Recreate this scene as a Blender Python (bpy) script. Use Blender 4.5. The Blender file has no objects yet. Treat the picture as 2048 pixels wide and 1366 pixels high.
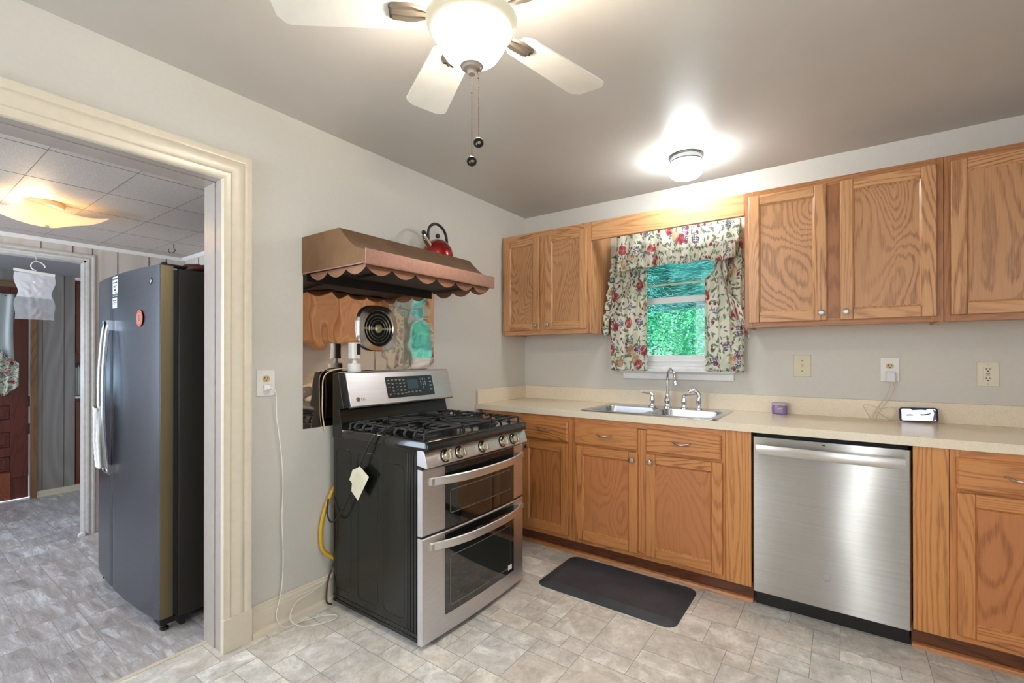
import bpy, bmesh, math, random
from mathutils import Vector, Matrix, noise
random.seed(7)
SC = bpy.context.scene
COL = SC.collection
PI = math.pi

# ------------------------------------------------------------------ camera, world, light, exposure
cam_d = bpy.data.cameras.new('camera')
cam = bpy.data.objects.new('camera', cam_d); COL.objects.link(cam)
cam.location = (2.1471, -3.1962, 1.2509)
cam.rotation_euler = (PI/2 + 0.0027, 0.0003, 0.6196)
cam_d.sensor_width = 36.0
cam_d.lens = 928.66/2048*36.0
cam_d.shift_y = 27.95/2048
cam_d.clip_start = 0.02
SC.camera = cam

SC.view_settings.view_transform = 'Standard'
SC.view_settings.look = 'None'
SC.view_settings.gamma = 1.0
SC.view_settings.exposure = 0.62
SC.view_settings.use_curve_mapping = False
SC.cycles.max_bounces = 10
SC.cycles.diffuse_bounces = 6
SC.cycles.glossy_bounces = 6
SC.cycles.transmission_bounces = 6
SC.cycles.sample_clamp_indirect = 4.0
SC.cycles.caustics_reflective = False
SC.cycles.caustics_refractive = False
SC.cycles.use_denoising = True

W = bpy.data.worlds.new('sky'); SC.world = W; W.use_nodes = True
bg = W.node_tree.nodes['Background']
bg.inputs[0].default_value = (0.62, 0.80, 1.0, 1); bg.inputs[1].default_value = 2.0

def add_light(name, kind, loc, rot, energy, color, **kw):
    d = bpy.data.lights.new(name, kind); d.energy = energy; d.color = color
    for k, v in kw.items(): setattr(d, k, v)
    o = bpy.data.objects.new(name, d); COL.objects.link(o); o.location = loc; o.rotation_euler = rot
    return o
# sun outdoors, raking along the wall onto the shrubs
add_light('sun', 'SUN', (-3, 3, 5), (math.radians(14), 0, 0), 10.0, (1.0, 0.97, 0.9), angle=0.02)
# added fill lights in made-up window openings behind and beside the camera
add_light('daylight_rear_fill', 'AREA', (0.6, -4.80, 1.55), (PI/2, 0, 0), 15, (0.93, 0.96, 1.0), shape='RECTANGLE', size=0.9, size_y=1.2)
add_light('streak_fill', 'AREA', (2.36, -4.80, 1.2), (PI/2, 0, 0), 8, (1.0, 0.97, 0.92), shape='RECTANGLE', size=0.16, size_y=1.8)  # added narrow light, unseen, for the bright streak reflected in the dishwasher
add_light('daylight_side_fill', 'AREA', (3.62, -2.9, 1.5), (PI/2, 0, PI/2), 7, (0.93, 0.96, 1.0), shape='RECTANGLE', size=1.3, size_y=1.2)
# daylight in the laundry room and the back entry
add_light('daylight_laundry_window', 'AREA', (-1.1, -4.32, 1.35), (PI/2, 0, 0), 22, (0.78, 0.87, 1.0), shape='RECTANGLE', size=1.3, size_y=1.1)
add_light('daylight_entry_window', 'AREA', (-3.0, -4.32, 1.4), (PI/2, 0, 0), 9, (0.75, 0.86, 1.0), shape='RECTANGLE', size=0.9, size_y=1.1)

# ------------------------------------------------------------------ helpers
def lin(c):
    return tuple((x/12.92 if x <= 0.04045 else ((x+0.055)/1.055)**2.4) for x in c)
def rgb(r, g, b): return lin((r/255, g/255, b/255)) + (1,)

class MB:
    def __init__(s): s.v = []; s.f = []; s.m = []; s.uv = {}
    def add(s, vs, fs, mi=0):
        o = len(s.v); s.v += [tuple(x) for x in vs]
        for f in fs: s.f.append([i+o for i in f]); s.m.append(mi)
        return s
    def box(s, x0, x1, y0, y1, z0, z1, mi=0):
        vs = [(x, y, z) for x in (x0, x1) for y in (y0, y1) for z in (z0, z1)]
        return s.add(vs, [(0,1,3,2),(4,6,7,5),(0,4,5,1),(2,3,7,6),(0,2,6,4),(1,5,7,3)], mi)
    def prism(s, pts, axis, a, b, mi=0, cap=True):
        def p(u, w, t):
            return {'x': (t, u, w), 'y': (u, t, w), 'z': (u, w, t)}[axis]
        n = len(pts); vs = [p(u, w, a) for u, w in pts] + [p(u, w, b) for u, w in pts]
        fs = [(i, (i+1) % n, n+(i+1) % n, n+i) for i in range(n)]
        if cap: fs += [tuple(range(n))[::-1], tuple(range(n, 2*n))]
        return s.add(vs, fs, mi)
    def loft(s, loops, mi=0, cap0=False, cap1=False, closed=True):
        n = len(loops[0]); vs = [p for l in loops for p in l]; fs = []
        for k in range(len(loops)-1):
            for i in range(n if closed else n-1):
                j = (i+1) % n
                fs.append((k*n+i, k*n+j, (k+1)*n+j, (k+1)*n+i))
        if cap0: fs.append(tuple(range(n))[::-1])
        if cap1: fs.append(tuple(range((len(loops)-1)*n, len(loops)*n)))
        return s.add(vs, fs, mi)
    def lathe(s, prof, c, axis='z', n=32, mi=0):
        # prof: (radius, height) list
        loops = []
        for r, h in prof:
            l = []
            for i in range(n):
                a = 2*PI*i/n; u, w = max(r, 1e-4)*math.cos(a), max(r, 1e-4)*math.sin(a)
                if axis == 'z': l.append((c[0]+u, c[1]+w, c[2]+h))
                elif axis == 'y': l.append((c[0]+u, c[1]+h, c[2]+w))
                else: l.append((c[0]+h, c[1]+u, c[2]+w))
            loops.append(l)
        return s.loft(loops, mi, True, True)
    def tube(s, pts, r, n=8, mi=0, flat=None):
        pts = [Vector(p) for p in pts]; loops = []; up = Vector((0, 0, 1)); prev = None
        for i, p in enumerate(pts):
            t = (pts[min(i+1, len(pts)-1)] - pts[max(i-1, 0)]).normalized()
            if prev is None:
                a = up if abs(t.z) < 0.95 else Vector((1, 0, 0))
                nn = (a - t*a.dot(t)).normalized()
            else:
                nn = (prev - t*prev.dot(t)); nn = nn.normalized() if nn.length > 1e-6 else prev
            prev = nn; b = t.cross(nn)
            rr = r(i/(len(pts)-1)) if callable(r) else r
            ra, rb = (rr if isinstance(rr, tuple) else (rr, rr))
            loops.append([tuple(p + nn*math.cos(2*PI*k/n)*ra + b*math.sin(2*PI*k/n)*rb) for k in range(n)])
        return s.loft(loops, mi, True, True)
    def sphere(s, c, r, n=16, mi=0, sz=1.0):
        return s.lathe([(r*math.sin(PI*k/(n//2)), -r*sz*math.cos(PI*k/(n//2))) for k in range(n//2+1)], c, 'z', n, mi)
    def grid(s, fn, nu, nv, mi=0, uv=None):
        o = len(s.v); vs = []
        for j in range(nv+1):
            for i in range(nu+1): vs.append(fn(i/nu, j/nv))
        fs = [(j*(nu+1)+i, j*(nu+1)+i+1, (j+1)*(nu+1)+i+1, (j+1)*(nu+1)+i) for j in range(nv) for i in range(nu)]
        s.add(vs, fs, mi)
        if uv:
            for j in range(nv+1):
                for i in range(nu+1): s.uv[o+j*(nu+1)+i] = uv(i/nu, j/nv)
        return s

OFF = {}
def obj(name, mb, mats, parent=None, bevel=0, smooth=True, ang=35, origin=None, solid=0, seg=2):
    if not isinstance(mats, (list, tuple)): mats = [mats]
    off = OFF.get(parent.name) if parent else (Vector(origin) if origin else None)
    if off is None:
        xs = [v[0] for v in mb.v]; ys = [v[1] for v in mb.v]; zs = [v[2] for v in mb.v]
        off = Vector(((min(xs)+max(xs))/2, (min(ys)+max(ys))/2, min(zs)))
    me = bpy.data.meshes.new(name)
    me.from_pydata([Vector(v)-off for v in mb.v], [], mb.f)
    for m in mats: me.materials.append(m)
    me.polygons.foreach_set('material_index', mb.m)
    if mb.uv:
        l = me.uv_layers.new(name='UVMap')
        for lp in me.loops: l.data[lp.index].uv = mb.uv.get(lp.vertex_index, (0, 0))
    bm = bmesh.new(); bm.from_mesh(me)
    bmesh.ops.recalc_face_normals(bm, faces=bm.faces); bm.to_mesh(me); bm.free()
    if smooth:
        me.polygons.foreach_set('use_smooth', [True]*len(me.polygons))
        me.set_sharp_from_angle(angle=math.radians(ang))
    me.update()
    o = bpy.data.objects.new(name, me); COL.objects.link(o)
    if parent: o.parent = parent; OFF[o.name] = off
    else: o.location = off; OFF[o.name] = off
    if solid:
        md = o.modifiers.new('solidify', 'SOLIDIFY'); md.thickness = solid; md.offset = 0
    if bevel:
        md = o.modifiers.new('bevel', 'BEVEL'); md.width = bevel; md.segments = seg; md.limit_method = 'ANGLE'
        md.angle_limit = math.radians(40); md.harden_normals = False
    return o
def thing(name, label, cat, loc, group=None):
    o = bpy.data.objects.new(name, None); COL.objects.link(o); o.location = loc
    o.empty_display_size = 0.05
    o['label'] = label; o['category'] = cat
    if group: o['group'] = group
    OFF[o.name] = Vector(loc)
    return o
def tag(o, label, cat, group=None, kind=None):
    o['label'] = label; o['category'] = cat
    if group: o['group'] = group
    if kind: o['kind'] = kind
    return o
def struct(name, mb, mats, label=None, **kw):
    o = obj(name, mb, mats, **kw); o['kind'] = 'structure'
    if label: o['label'] = label
    return o
def text_mesh(name, txt, size, mat, parent, loc, rot, depth=0.0006, align='LEFT'):
    cu = bpy.data.curves.new(name, 'FONT'); cu.body = txt; cu.size = size; cu.extrude = depth; cu.align_x = align
    t = bpy.data.objects.new(name+'_tmp', cu); COL.objects.link(t)
    dg = bpy.context.evaluated_depsgraph_get()
    me = bpy.data.meshes.new_from_object(t.evaluated_get(dg)); me.name = name
    bpy.data.objects.remove(t)
    M = Matrix.Translation(Vector(loc) - OFF[parent.name]) @ rot.to_4x4()
    me.transform(M); me.materials.clear(); me.materials.append(mat)
    o = bpy.data.objects.new(name, me); COL.objects.link(o); o.parent = parent; OFF[o.name] = OFF[parent.name]
    return o
ROT_FRONT_Y = Matrix(((1, 0, 0), (0, 0, -1), (0, 1, 0)))      # faces -y, x to the right
ROT_FRONT_X = Matrix(((0, 0, 1), (1, 0, 0), (0, 1, 0)))       # faces +x, text runs along +y

def catmull(pts, k=8):
    P = [Vector(p) for p in pts]; P = [P[0]*2-P[1]] + P + [P[-1]*2-P[-2]]; out = []
    for i in range(1, len(P)-2):
        for j in range(k):
            t = j/k; a, b, c, d = P[i-1], P[i], P[i+1], P[i+2]
            out.append(0.5*((2*b)+(c-a)*t+(2*a-5*b+4*c-d)*t*t+(3*b-a-3*c+d)*t**3))
    out.append(P[-2]); return out
def rrect(cx, cy, w, h, r, z, n=6, pl='z'):
    out = []
    for k, (sx, sy) in enumerate(((1, 1), (-1, 1), (-1, -1), (1, -1))):
        for i in range(n+1):
            a = PI/2*k + PI/2*i/n
            u, v = cx+sx*(w/2-r)+r*math.cos(a), cy+sy*(h/2-r)+r*math.sin(a)
            out.append({'z': (u, v, z), 'y': (u, z, v), 'x': (z, u, v)}[pl])
    return out
def dens(pts, step=0.03):
    out = []
    for p, q in zip(pts, pts[1:]+pts[:1]):
        d = math.dist(p, q); n = max(1, int(d/step)); out += [tuple(a+(b-a)*i/n for a, b in zip(p, q)) for i in range(n)]
    return out
def lerp(a, b, t): return a+(b-a)*t
def interp(tbl, z):
    if z >= tbl[0][0]: return tbl[0][1]
    for (z0, a), (z1, b) in zip(tbl, tbl[1:]):
        if z >= z1: 
            t = (z0-z)/(z0-z1); t = t*t*(3-2*t); return a+(b-a)*t
    return tbl[-1][1]

# ------------------------------------------------------------------ materials
def new_mat(name):
    m = bpy.data.materials.new(name); m.use_nodes = True
    return m, m.node_tree, m.node_tree.nodes['Principled BSDF']
def N(nt, t, **kw):
    n = nt.nodes.new(t)
    for k, v in kw.items():
        if k == 'inp':
            for a, b in v.items(): n.inputs[a].default_value = b
        else: setattr(n, k, v)
    return n
def mix(nt, fac, a, b, mode='MIX'):
    n = nt.nodes.new('ShaderNodeMix'); n.data_type = 'RGBA'; n.blend_type = mode
    for sock, val in ((n.inputs[0], fac), (n.inputs[6], a), (n.inputs[7], b)):
        if hasattr(val, 'links'): nt.links.new(val, sock)
        else: sock.default_value = val
    return n.outputs[2]
def mathn(nt, op, a, b=0.0, c=None):
    n = nt.nodes.new('ShaderNodeMath'); n.operation = op
    for i, val in enumerate((a, b) if c is None else (a, b, c)):
        if hasattr(val, 'links'): nt.links.new(val, n.inputs[i])
        else: n.inputs[i].default_value = val
    return n.outputs[0]
def ramp(nt, fac, stops):
    n = nt.nodes.new('ShaderNodeValToRGB'); cr = n.color_ramp
    while len(cr.elements) < len(stops): cr.elements.new(0.5)
    for e, (p, c) in zip(cr.elements, stops): e.position = p; e.color = c
    nt.links.new(fac, n.inputs[0]); return n.outputs[0]
def bump(nt, bs, h, s=0.2, d=0.01):
    b = N(nt, 'ShaderNodeBump', inp={'Strength': s, 'Distance': d})
    nt.links.new(h, b.inputs['Height']); nt.links.new(b.outputs[0], bs.inputs['Normal'])
def coords(nt, scale=(1, 1, 1), src='Object', rot=(0, 0, 0)):
    tc = N(nt, 'ShaderNodeTexCoord'); mp = N(nt, 'ShaderNodeMapping')
    mp.inputs['Scale'].default_value = scale; mp.inputs['Rotation'].default_value = rot
    nt.links.new(tc.outputs[src], mp.inputs[0]); return mp.outputs[0]
def noise_n(nt, vec, scale, detail=3, rough=0.5, dist=0, dim='3D', w=None):
    n = N(nt, 'ShaderNodeTexNoise', noise_dimensions=dim)
    n.inputs['Scale'].default_value = scale; n.inputs['Detail'].default_value = detail
    n.inputs['Roughness'].default_value = rough; n.inputs['Distortion'].default_value = dist
    nt.links.new(vec, n.inputs['Vector'])
    if w is not None and dim == '4D': nt.links.new(w, n.inputs['W'])
    return n.outputs[0]

def plain(name, col, rough=0.5, metal=0, nscale=0, nbump=0, var=0, spec=0.5, coat=0, emis=None, alpha=None):
    m, nt, bs = new_mat(name)
    bs.inputs['Roughness'].default_value = rough; bs.inputs['Metallic'].default_value = metal
    bs.inputs['Specular IOR Level'].default_value = spec
    bs.inputs['Coat Weight'].default_value = coat
    v = coords(nt); n = noise_n(nt, v, nscale or 12, 4)
    dark = tuple(c*(1-(var or 0.04)) for c in col[:3])+(1,); light = tuple(min(1, c*(1+(var or 0.04))) for c in col[:3])+(1,)
    nt.links.new(ramp(nt, n, [(0.3, dark), (0.7, light)]), bs.inputs['Base Color'])
    if nbump: bump(nt, bs, n, nbump, 0.004)
    if emis: bs.inputs['Emission Color'].default_value = emis[0]; bs.inputs['Emission Strength'].default_value = emis[1]
    return m

def oak(name, base, dark, axis='z', face='y', k=1.0, scale=1.0, rough=0.38, contrast=1.0, panel=False):
    """open-grained oak; grain runs along axis"""
    m, nt, bs = new_mat(name)
    oi = N(nt, 'ShaderNodeObjectInfo')
    w = mathn(nt, 'MULTIPLY', oi.outputs['Random'], 37.0)
    q = 0.34 if panel else 0.10
    st = {'x': (q, 1, 1), 'y': (1, q, 1), 'z': (1, 1, q)}[axis]
    v = coords(nt, tuple(a*scale for a in st))
    big = noise_n(nt, v, 3.4 if panel else 5.0, 1.5, 0.45, 0.5 if panel else 0.15, '4D', w)
    st2 = {'x': (0.10, 1, 1), 'y': (1, 0.10, 1), 'z': (1, 1, 0.10)}[axis]
    jag = noise_n(nt, coords(nt, st2), 70, 2, 0.6, 0, '4D', w)
    field = mathn(nt, 'MULTIPLY_ADD', jag, 0.028, big)
    rings = mathn(nt, 'SINE', mathn(nt, 'MULTIPLY', field, (150.0 if panel else 210.0)*k))
    st3 = {'x': (0.022, 1, 1), 'y': (1, 0.022, 1), 'z': (1, 1, 0.022)}[axis]
    fine = noise_n(nt, coords(nt, st3), 330, 3, 0.65, 0, '4D', w)
    tone = noise_n(nt, v, 1.6, 2, 0.5, 0, '4D', w)
    amt = noise_n(nt, v, 2.1, 2, 0.5, 0, '4D', mathn(nt, 'ADD', w, 5.0))
    r = ramp(nt, mathn(nt, 'MULTIPLY_ADD', rings, 0.5, 0.5), [(0.0, (0, 0, 0, 1)), (0.5, (0.06,)*3+(1,)), (0.78, (0.55,)*3+(1,)), (0.94, (1, 1, 1, 1))])
    pores = ramp(nt, fine, [(0.40, (1, 1, 1, 1)), (0.60, (0, 0, 0, 1))])
    g = mathn(nt, 'MULTIPLY', r, mathn(nt, 'MULTIPLY_ADD', pores, 0.45, 0.55))
    g = mathn(nt, 'MULTIPLY', g, ramp(nt, amt, [(0.34, (0.35,)*3+(1,)), (0.6, (1, 1, 1, 1))]))
    f = mathn(nt, 'MULTIPLY_ADD', pores, 0.16*contrast, mathn(nt, 'MULTIPLY', g, 0.80*contrast))
    f = mathn(nt, 'MINIMUM', f, 1.0)
    light = tuple(min(1, c*1.12) for c in base[:3])+(1,)
    b = mix(nt, tone, base, light)
    nt.links.new(mix(nt, f, b, dark), bs.inputs['Base Color'])
    bs.inputs['Roughness'].default_value = rough; bs.inputs['Coat Weight'].default_value = 0.18
    bs.inputs['Coat Roughness'].default_value = 0.25
    bump(nt, bs, f, 0.06, 0.0015)
    return m

OB = rgb(198, 146, 98); OD = rgb(134, 84, 50)
OB2 = rgb(202, 136, 78); OD2 = rgb(140, 82, 44)
oak_v = oak('oak_vertical_grain', OB, OD, 'z')
oak_h = oak('oak_horizontal_grain', OB, OD, 'x')
oak_pan = oak('oak_panel_cathedral', rgb(186, 136, 92), rgb(128, 82, 52), 'z', k=1.5, panel=True)
oak2_v = oak('base_oak_vertical', OB2, OD2, 'z')
oak2_h = oak('base_oak_horizontal', OB2, OD2, 'x')
oak2_pan = oak('base_oak_panel', rgb(188, 122, 72), rgb(150, 88, 46), 'z', k=1.0, contrast=0.9, panel=True)
oak_frame = oak('oak_face_frame', rgb(166, 110, 66), rgb(116, 70, 40), 'z', contrast=0.9)
oak_frame_h = oak('oak_face_frame_rail', rgb(170, 114, 68), rgb(116, 70, 40), 'x', contrast=0.9)
oak_dark = oak('dark_stained_toe_board', rgb(112, 62, 36), rgb(70, 36, 20), 'x')
oak_trim = oak('orange_floor_moulding', rgb(196, 132, 78), rgb(150, 92, 50), 'x', contrast=0.7)
ply = oak('plywood_filler', rgb(204, 142, 80), rgb(160, 98, 46), 'z', k=0.9, contrast=0.9)

wall_m = plain('painted_wall', rgb(210, 206, 197), 0.6, nscale=60, nbump=0.05, var=0.015)
def ceiling_mat():
    m, nt, bs = new_mat('painted_ceiling')  # base colour darkened to carry the shade on a likely white ceiling
    v = coords(nt); n = noise_n(nt, v, 160, 4); n2 = noise_n(nt, v, 1.3, 4)
    nt.links.new(ramp(nt, n2, [(0.35, rgb(192, 187, 180)), (0.7, rgb(202, 198, 193))]), bs.inputs['Base Color'])
    bs.inputs['Roughness'].default_value = 0.42; bump(nt, bs, n, 0.12, 0.003); return m
ceil_m = ceiling_mat()
cream = plain('cream_gloss_paint', rgb(222, 211, 190), 0.25, nscale=30, var=0.03, nbump=0.03)
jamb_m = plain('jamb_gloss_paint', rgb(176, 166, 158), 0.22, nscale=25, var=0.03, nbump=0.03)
white_trim = plain('white_trim_paint', rgb(232, 230, 228), 0.35)
white_pl = plain('white_plastic', rgb(235, 233, 228), 0.35)
ivory_pl = plain('ivory_plastic', rgb(214, 206, 176), 0.4)
cream_pl = plain('cream_plastic', rgb(226, 218, 196), 0.4)
tan_pl = plain('tan_plastic', rgb(206, 182, 130), 0.4)
slot_m = plain('dark_slot', rgb(40, 30, 25), 0.7)
red_pl = plain('red_button', rgb(170, 60, 30), 0.5)
black_gl = plain('black_enamel', rgb(20, 21, 20), 0.12, coat=0.4)
black_side = plain('black_painted_steel', rgb(21, 23, 19), 0.2, nscale=14, var=0.12)
black_mt = plain('black_matte', rgb(18, 18, 18), 0.6)
cast_iron = plain('cast_iron', rgb(38, 39, 40), 0.42, nscale=300, nbump=0.2, var=0.1)
black_rub = plain('black_rubber', rgb(22, 22, 22), 0.5)
chrome = plain('chrome', rgb(225, 225, 228), 0.07, 1)
nickel = plain('brushed_nickel', rgb(190, 186, 178), 0.28, 1)
knob_m = plain('champagne_knob_metal', rgb(208, 198, 176), 0.22, 1)
brass_k = plain('bronze_trim', rgb(150, 122, 80), 0.35, 0.8)

def brushed(name, col, rough=0.28, axis='z', aniso=0.75, warp=0.0, rot=0.0):
    m, nt, bs = new_mat(name)
    sc = {'z': (260, 260, 3), 'x': (3, 260, 260), 'y': (260, 3, 260)}[axis]
    v = coords(nt, sc); n = noise_n(nt, v, 1.0, 2)
    a = tuple(c*0.94 for c in col[:3])+(1,); b = tuple(min(1, c*1.05) for c in col[:3])+(1,)
    nt.links.new(ramp(nt, n, [(0.3, a), (0.7, b)]), bs.inputs['Base Color'])
    bs.inputs['Metallic'].default_value = 1; bs.inputs['Roughness'].default_value = rough
    bs.inputs['Anisotropic'].default_value = aniso; bs.inputs['Anisotropic Rotation'].default_value = rot
    if aniso:
        tg = N(nt, 'ShaderNodeCombineXYZ'); tg.inputs[2].default_value = 1.0; tg.inputs[0].default_value = 0.02
        nt.links.new(tg.outputs[0], bs.inputs['Tangent'])
    if warp:
        v2 = coords(nt, (1, 1, 0.8)); n2 = noise_n(nt, v2, 2.2, 1)
        bump(nt, bs, n2, warp, 0.05)
    return m
steel = brushed('brushed_stainless', rgb(222, 221, 223), 0.36, 'y', 0.5)
steel_dw = brushed('dishwasher_stainless', rgb(200, 200, 198), 0.30, 'x', 1.0, 0.12)
steel_sink = brushed('sink_stainless', rgb(196, 197, 200), 0.24, 'x', 0)
steel_h = plain('satin_stainless_handle', rgb(226, 224, 222), 0.38, 1)
slate = brushed('fridge_slate_steel', rgb(112, 118, 130), 0.32, 'x', 0.3)
slate_edge = brushed('fridge_door_edge', rgb(128, 116, 88), 0.3, 'z', 0.3)

def copper_mat():
    m, nt, bs = new_mat('aged_copper')
    v = coords(nt); n = noise_n(nt, v, 5, 5, 0.6); n2 = noise_n(nt, v, 1.8, 2)
    c = ramp(nt, n, [(0.3, rgb(122, 88, 64)), (0.6, rgb(150, 112, 84)), (0.8, rgb(168, 130, 104))])
    c = mix(nt, mathn(nt, 'MULTIPLY', n2, 0.35), c, rgb(128, 112, 78))
    nt.links.new(c, bs.inputs['Base Color'])
    bs.inputs['Metallic'].default_value = 0.75
    nt.links.new(ramp(nt, n, [(0.3, (0.42,)*3+(1,)), (0.8, (0.32,)*3+(1,))]), bs.inputs['Roughness'])
    bump(nt, bs, n, 0.03, 0.003); return m
copper = copper_mat()
copper_in = plain('shaded_copper', rgb(26, 15, 10), 0.6, 0.1, nscale=9, var=0.5)  # near-black colour paints in the shade under the hood
def mirror_copper():
    m, nt, bs = new_mat('polished_copper_sheet')
    bs.inputs['Base Color'].default_value = rgb(230, 214, 202); bs.inputs['Metallic'].default_value = 1
    bs.inputs['Roughness'].default_value = 0.045
    v = coords(nt); n = noise_n(nt, v, 5.0, 1, 0.3, 0.4); bump(nt, bs, n, 0.16, 0.035); return m
mirror_cu = mirror_copper()

def laminate():
    m, nt, bs = new_mat('speckled_laminate')
    v = coords(nt); n = noise_n(nt, v, 420, 3, 0.7); n2 = noise_n(nt, v, 45, 4)
    c = ramp(nt, n, [(0.35, rgb(216, 198, 168)), (0.5, rgb(236, 222, 198)), (0.7, rgb(244, 234, 214))])
    c = mix(nt, 0.3, c, ramp(nt, n2, [(0.3, rgb(232, 216, 188)), (0.7, rgb(242, 230, 208))]))
    nt.links.new(c, bs.inputs['Base Color']); bs.inputs['Roughness'].default_value = 0.24; return m
lam = laminate()

def tile_mat(name, warm=True):
    m, nt, bs = new_mat(name)
    at = N(nt, 'ShaderNodeAttribute', attribute_name='tile'); at.attribute_type = 'GEOMETRY'
    sep = N(nt, 'ShaderNodeSeparateColor'); nt.links.new(at.outputs['Color'], sep.inputs[0])
    w = mathn(nt, 'MULTIPLY', sep.outputs[0], 60.0)
    if warm: v = coords(nt, (1, 1, 1), rot=(0, 0, 0.7))
    else: v = coords(nt, (0.35, 2.0, 1), rot=(0, 0, 0.45))
    n1 = noise_n(nt, v, 8.5, 12, 0.74, 0.9, '4D', w); n2 = noise_n(nt, v, 3.0, 4, 0.55, 0.6, '4D', w); n3 = noise_n(nt, v, 60, 5, 0.7)
    if warm:
        c1, c2, c3, c4 = rgb(174, 164, 152), rgb(208, 203, 194), rgb(230, 226, 218), rgb(255, 250, 238)
        g, t = rgb(212, 216, 218), rgb(226, 210, 190)
    else:
        c1, c2, c3, c4 = rgb(138, 130, 126), rgb(176, 170, 168), rgb(200, 196, 196), rgb(236, 234, 234)
        g, t = rgb(172, 176, 180), rgb(182, 166, 156)
    c = ramp(nt, n1, [(0.36, c1), (0.46, c2), (0.54, c3), (0.60, c4)])
    tint = mix(nt, sep.outputs[1], g, t)
    c = mix(nt, 0.22, c, tint)
    c = mix(nt, mathn(nt, 'MULTIPLY', ramp(nt, n2, [(0.45, (0, 0, 0, 1)), (0.65, (1, 1, 1, 1))]), 0.35), c, t)
    c = mix(nt, mathn(nt, 'MULTIPLY', ramp(nt, n3, [(0.5, (0, 0, 0, 1)), (0.7, (1, 1, 1, 1))]), 0.35), c, c1)
    hsv = N(nt, 'ShaderNodeHueSaturation'); nt.links.new(c, hsv.inputs['Color'])
    nt.links.new(mathn(nt, 'MULTIPLY_ADD', sep.outputs[2], 0.16, 0.98), hsv.inputs['Value'])
    nt.links.new(hsv.outputs[0], bs.inputs['Base Color'])
    bs.inputs['Roughness'].default_value = 0.33; bump(nt, bs, n1, 0.05, 0.003); return m
tile_k = tile_mat('kitchen_vinyl_stone', True); tile_l = tile_mat('laundry_vinyl_stone', False)
grout = plain('grout_line', rgb(164, 158, 150), 0.7)

def mat_rubber():
    m, nt, bs = new_mat('anti_fatigue_foam')
    v = coords(nt, rot=(0, 0, PI/4)); vo = N(nt, 'ShaderNodeTexChecker', inp={'Scale': 110.0}); nt.links.new(v, vo.inputs['Vector'])
    n = noise_n(nt, coords(nt), 7, 5, 0.6)
    c = ramp(nt, n, [(0.35, rgb(52, 55, 62)), (0.75, rgb(72, 75, 82))])
    nt.links.new(c, bs.inputs['Base Color']); bs.inputs['Roughness'].default_value = 0.5
    bump(nt, bs, vo.outputs['Fac'], 0.35, 0.002); return m
mat_r = mat_rubber()

def paneling(name, base, dark, groove=0.0):
    m, nt, bs = new_mat(name)
    v = coords(nt, (1, 1, 0.12)); big = noise_n(nt, v, 3.2, 2, 0.5, 0.3)
    r = mathn(nt, 'MULTIPLY_ADD', mathn(nt, 'SINE', mathn(nt, 'MULTIPLY', big, 70)), 0.5, 0.5)
    fine = noise_n(nt, coords(nt, (1, 1, 0.04)), 150, 2)
    f = mathn(nt, 'MULTIPLY', mathn(nt, 'ADD', r, fine), 0.4)
    nt.links.new(mix(nt, f, base, dark), bs.inputs['Base Color']); bs.inputs['Roughness'].default_value = 0.45; return m
panel_m = paneling('whitewashed_panelling', rgb(214, 206, 198), rgb(184, 172, 160))
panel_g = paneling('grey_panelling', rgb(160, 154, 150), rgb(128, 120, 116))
groove_m = plain('groove_brown', rgb(110, 82, 60), 0.7)
red_wood = oak('red_mahogany_door', rgb(104, 44, 28), rgb(62, 24, 16), 'z', contrast=0.8)
red_wood_h = oak('orange_mahogany_panel', rgb(150, 76, 44), rgb(104, 46, 26), 'x', contrast=0.8)
brown_wood = oak('brown_cabinet_wood', rgb(128, 70, 44), rgb(84, 42, 26), 'z', contrast=0.8)
tan_wood = oak('tan_door_casing', rgb(140, 100, 62), rgb(106, 70, 40), 'z', contrast=0.7)
def ctile(name, a, b):
    m, nt, bs = new_mat(name); n = noise_n(nt, coords(nt), 300, 3, 0.7)
    nt.links.new(ramp(nt, n, [(0.38, a), (0.6, b)]), bs.inputs['Base Color']); bs.inputs['Roughness'].default_value = 0.6
    bump(nt, bs, n, 0.15, 0.002); return m
ctile_m = ctile('speckled_ceiling_tile', rgb(170, 160, 152), rgb(206, 198, 192))
seam_m = plain('ceiling_tile_seam', rgb(120, 108, 100), 0.7)
shade_c = ctile('grey_ceiling_board', rgb(150, 148, 150), rgb(170, 168, 170))

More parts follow.
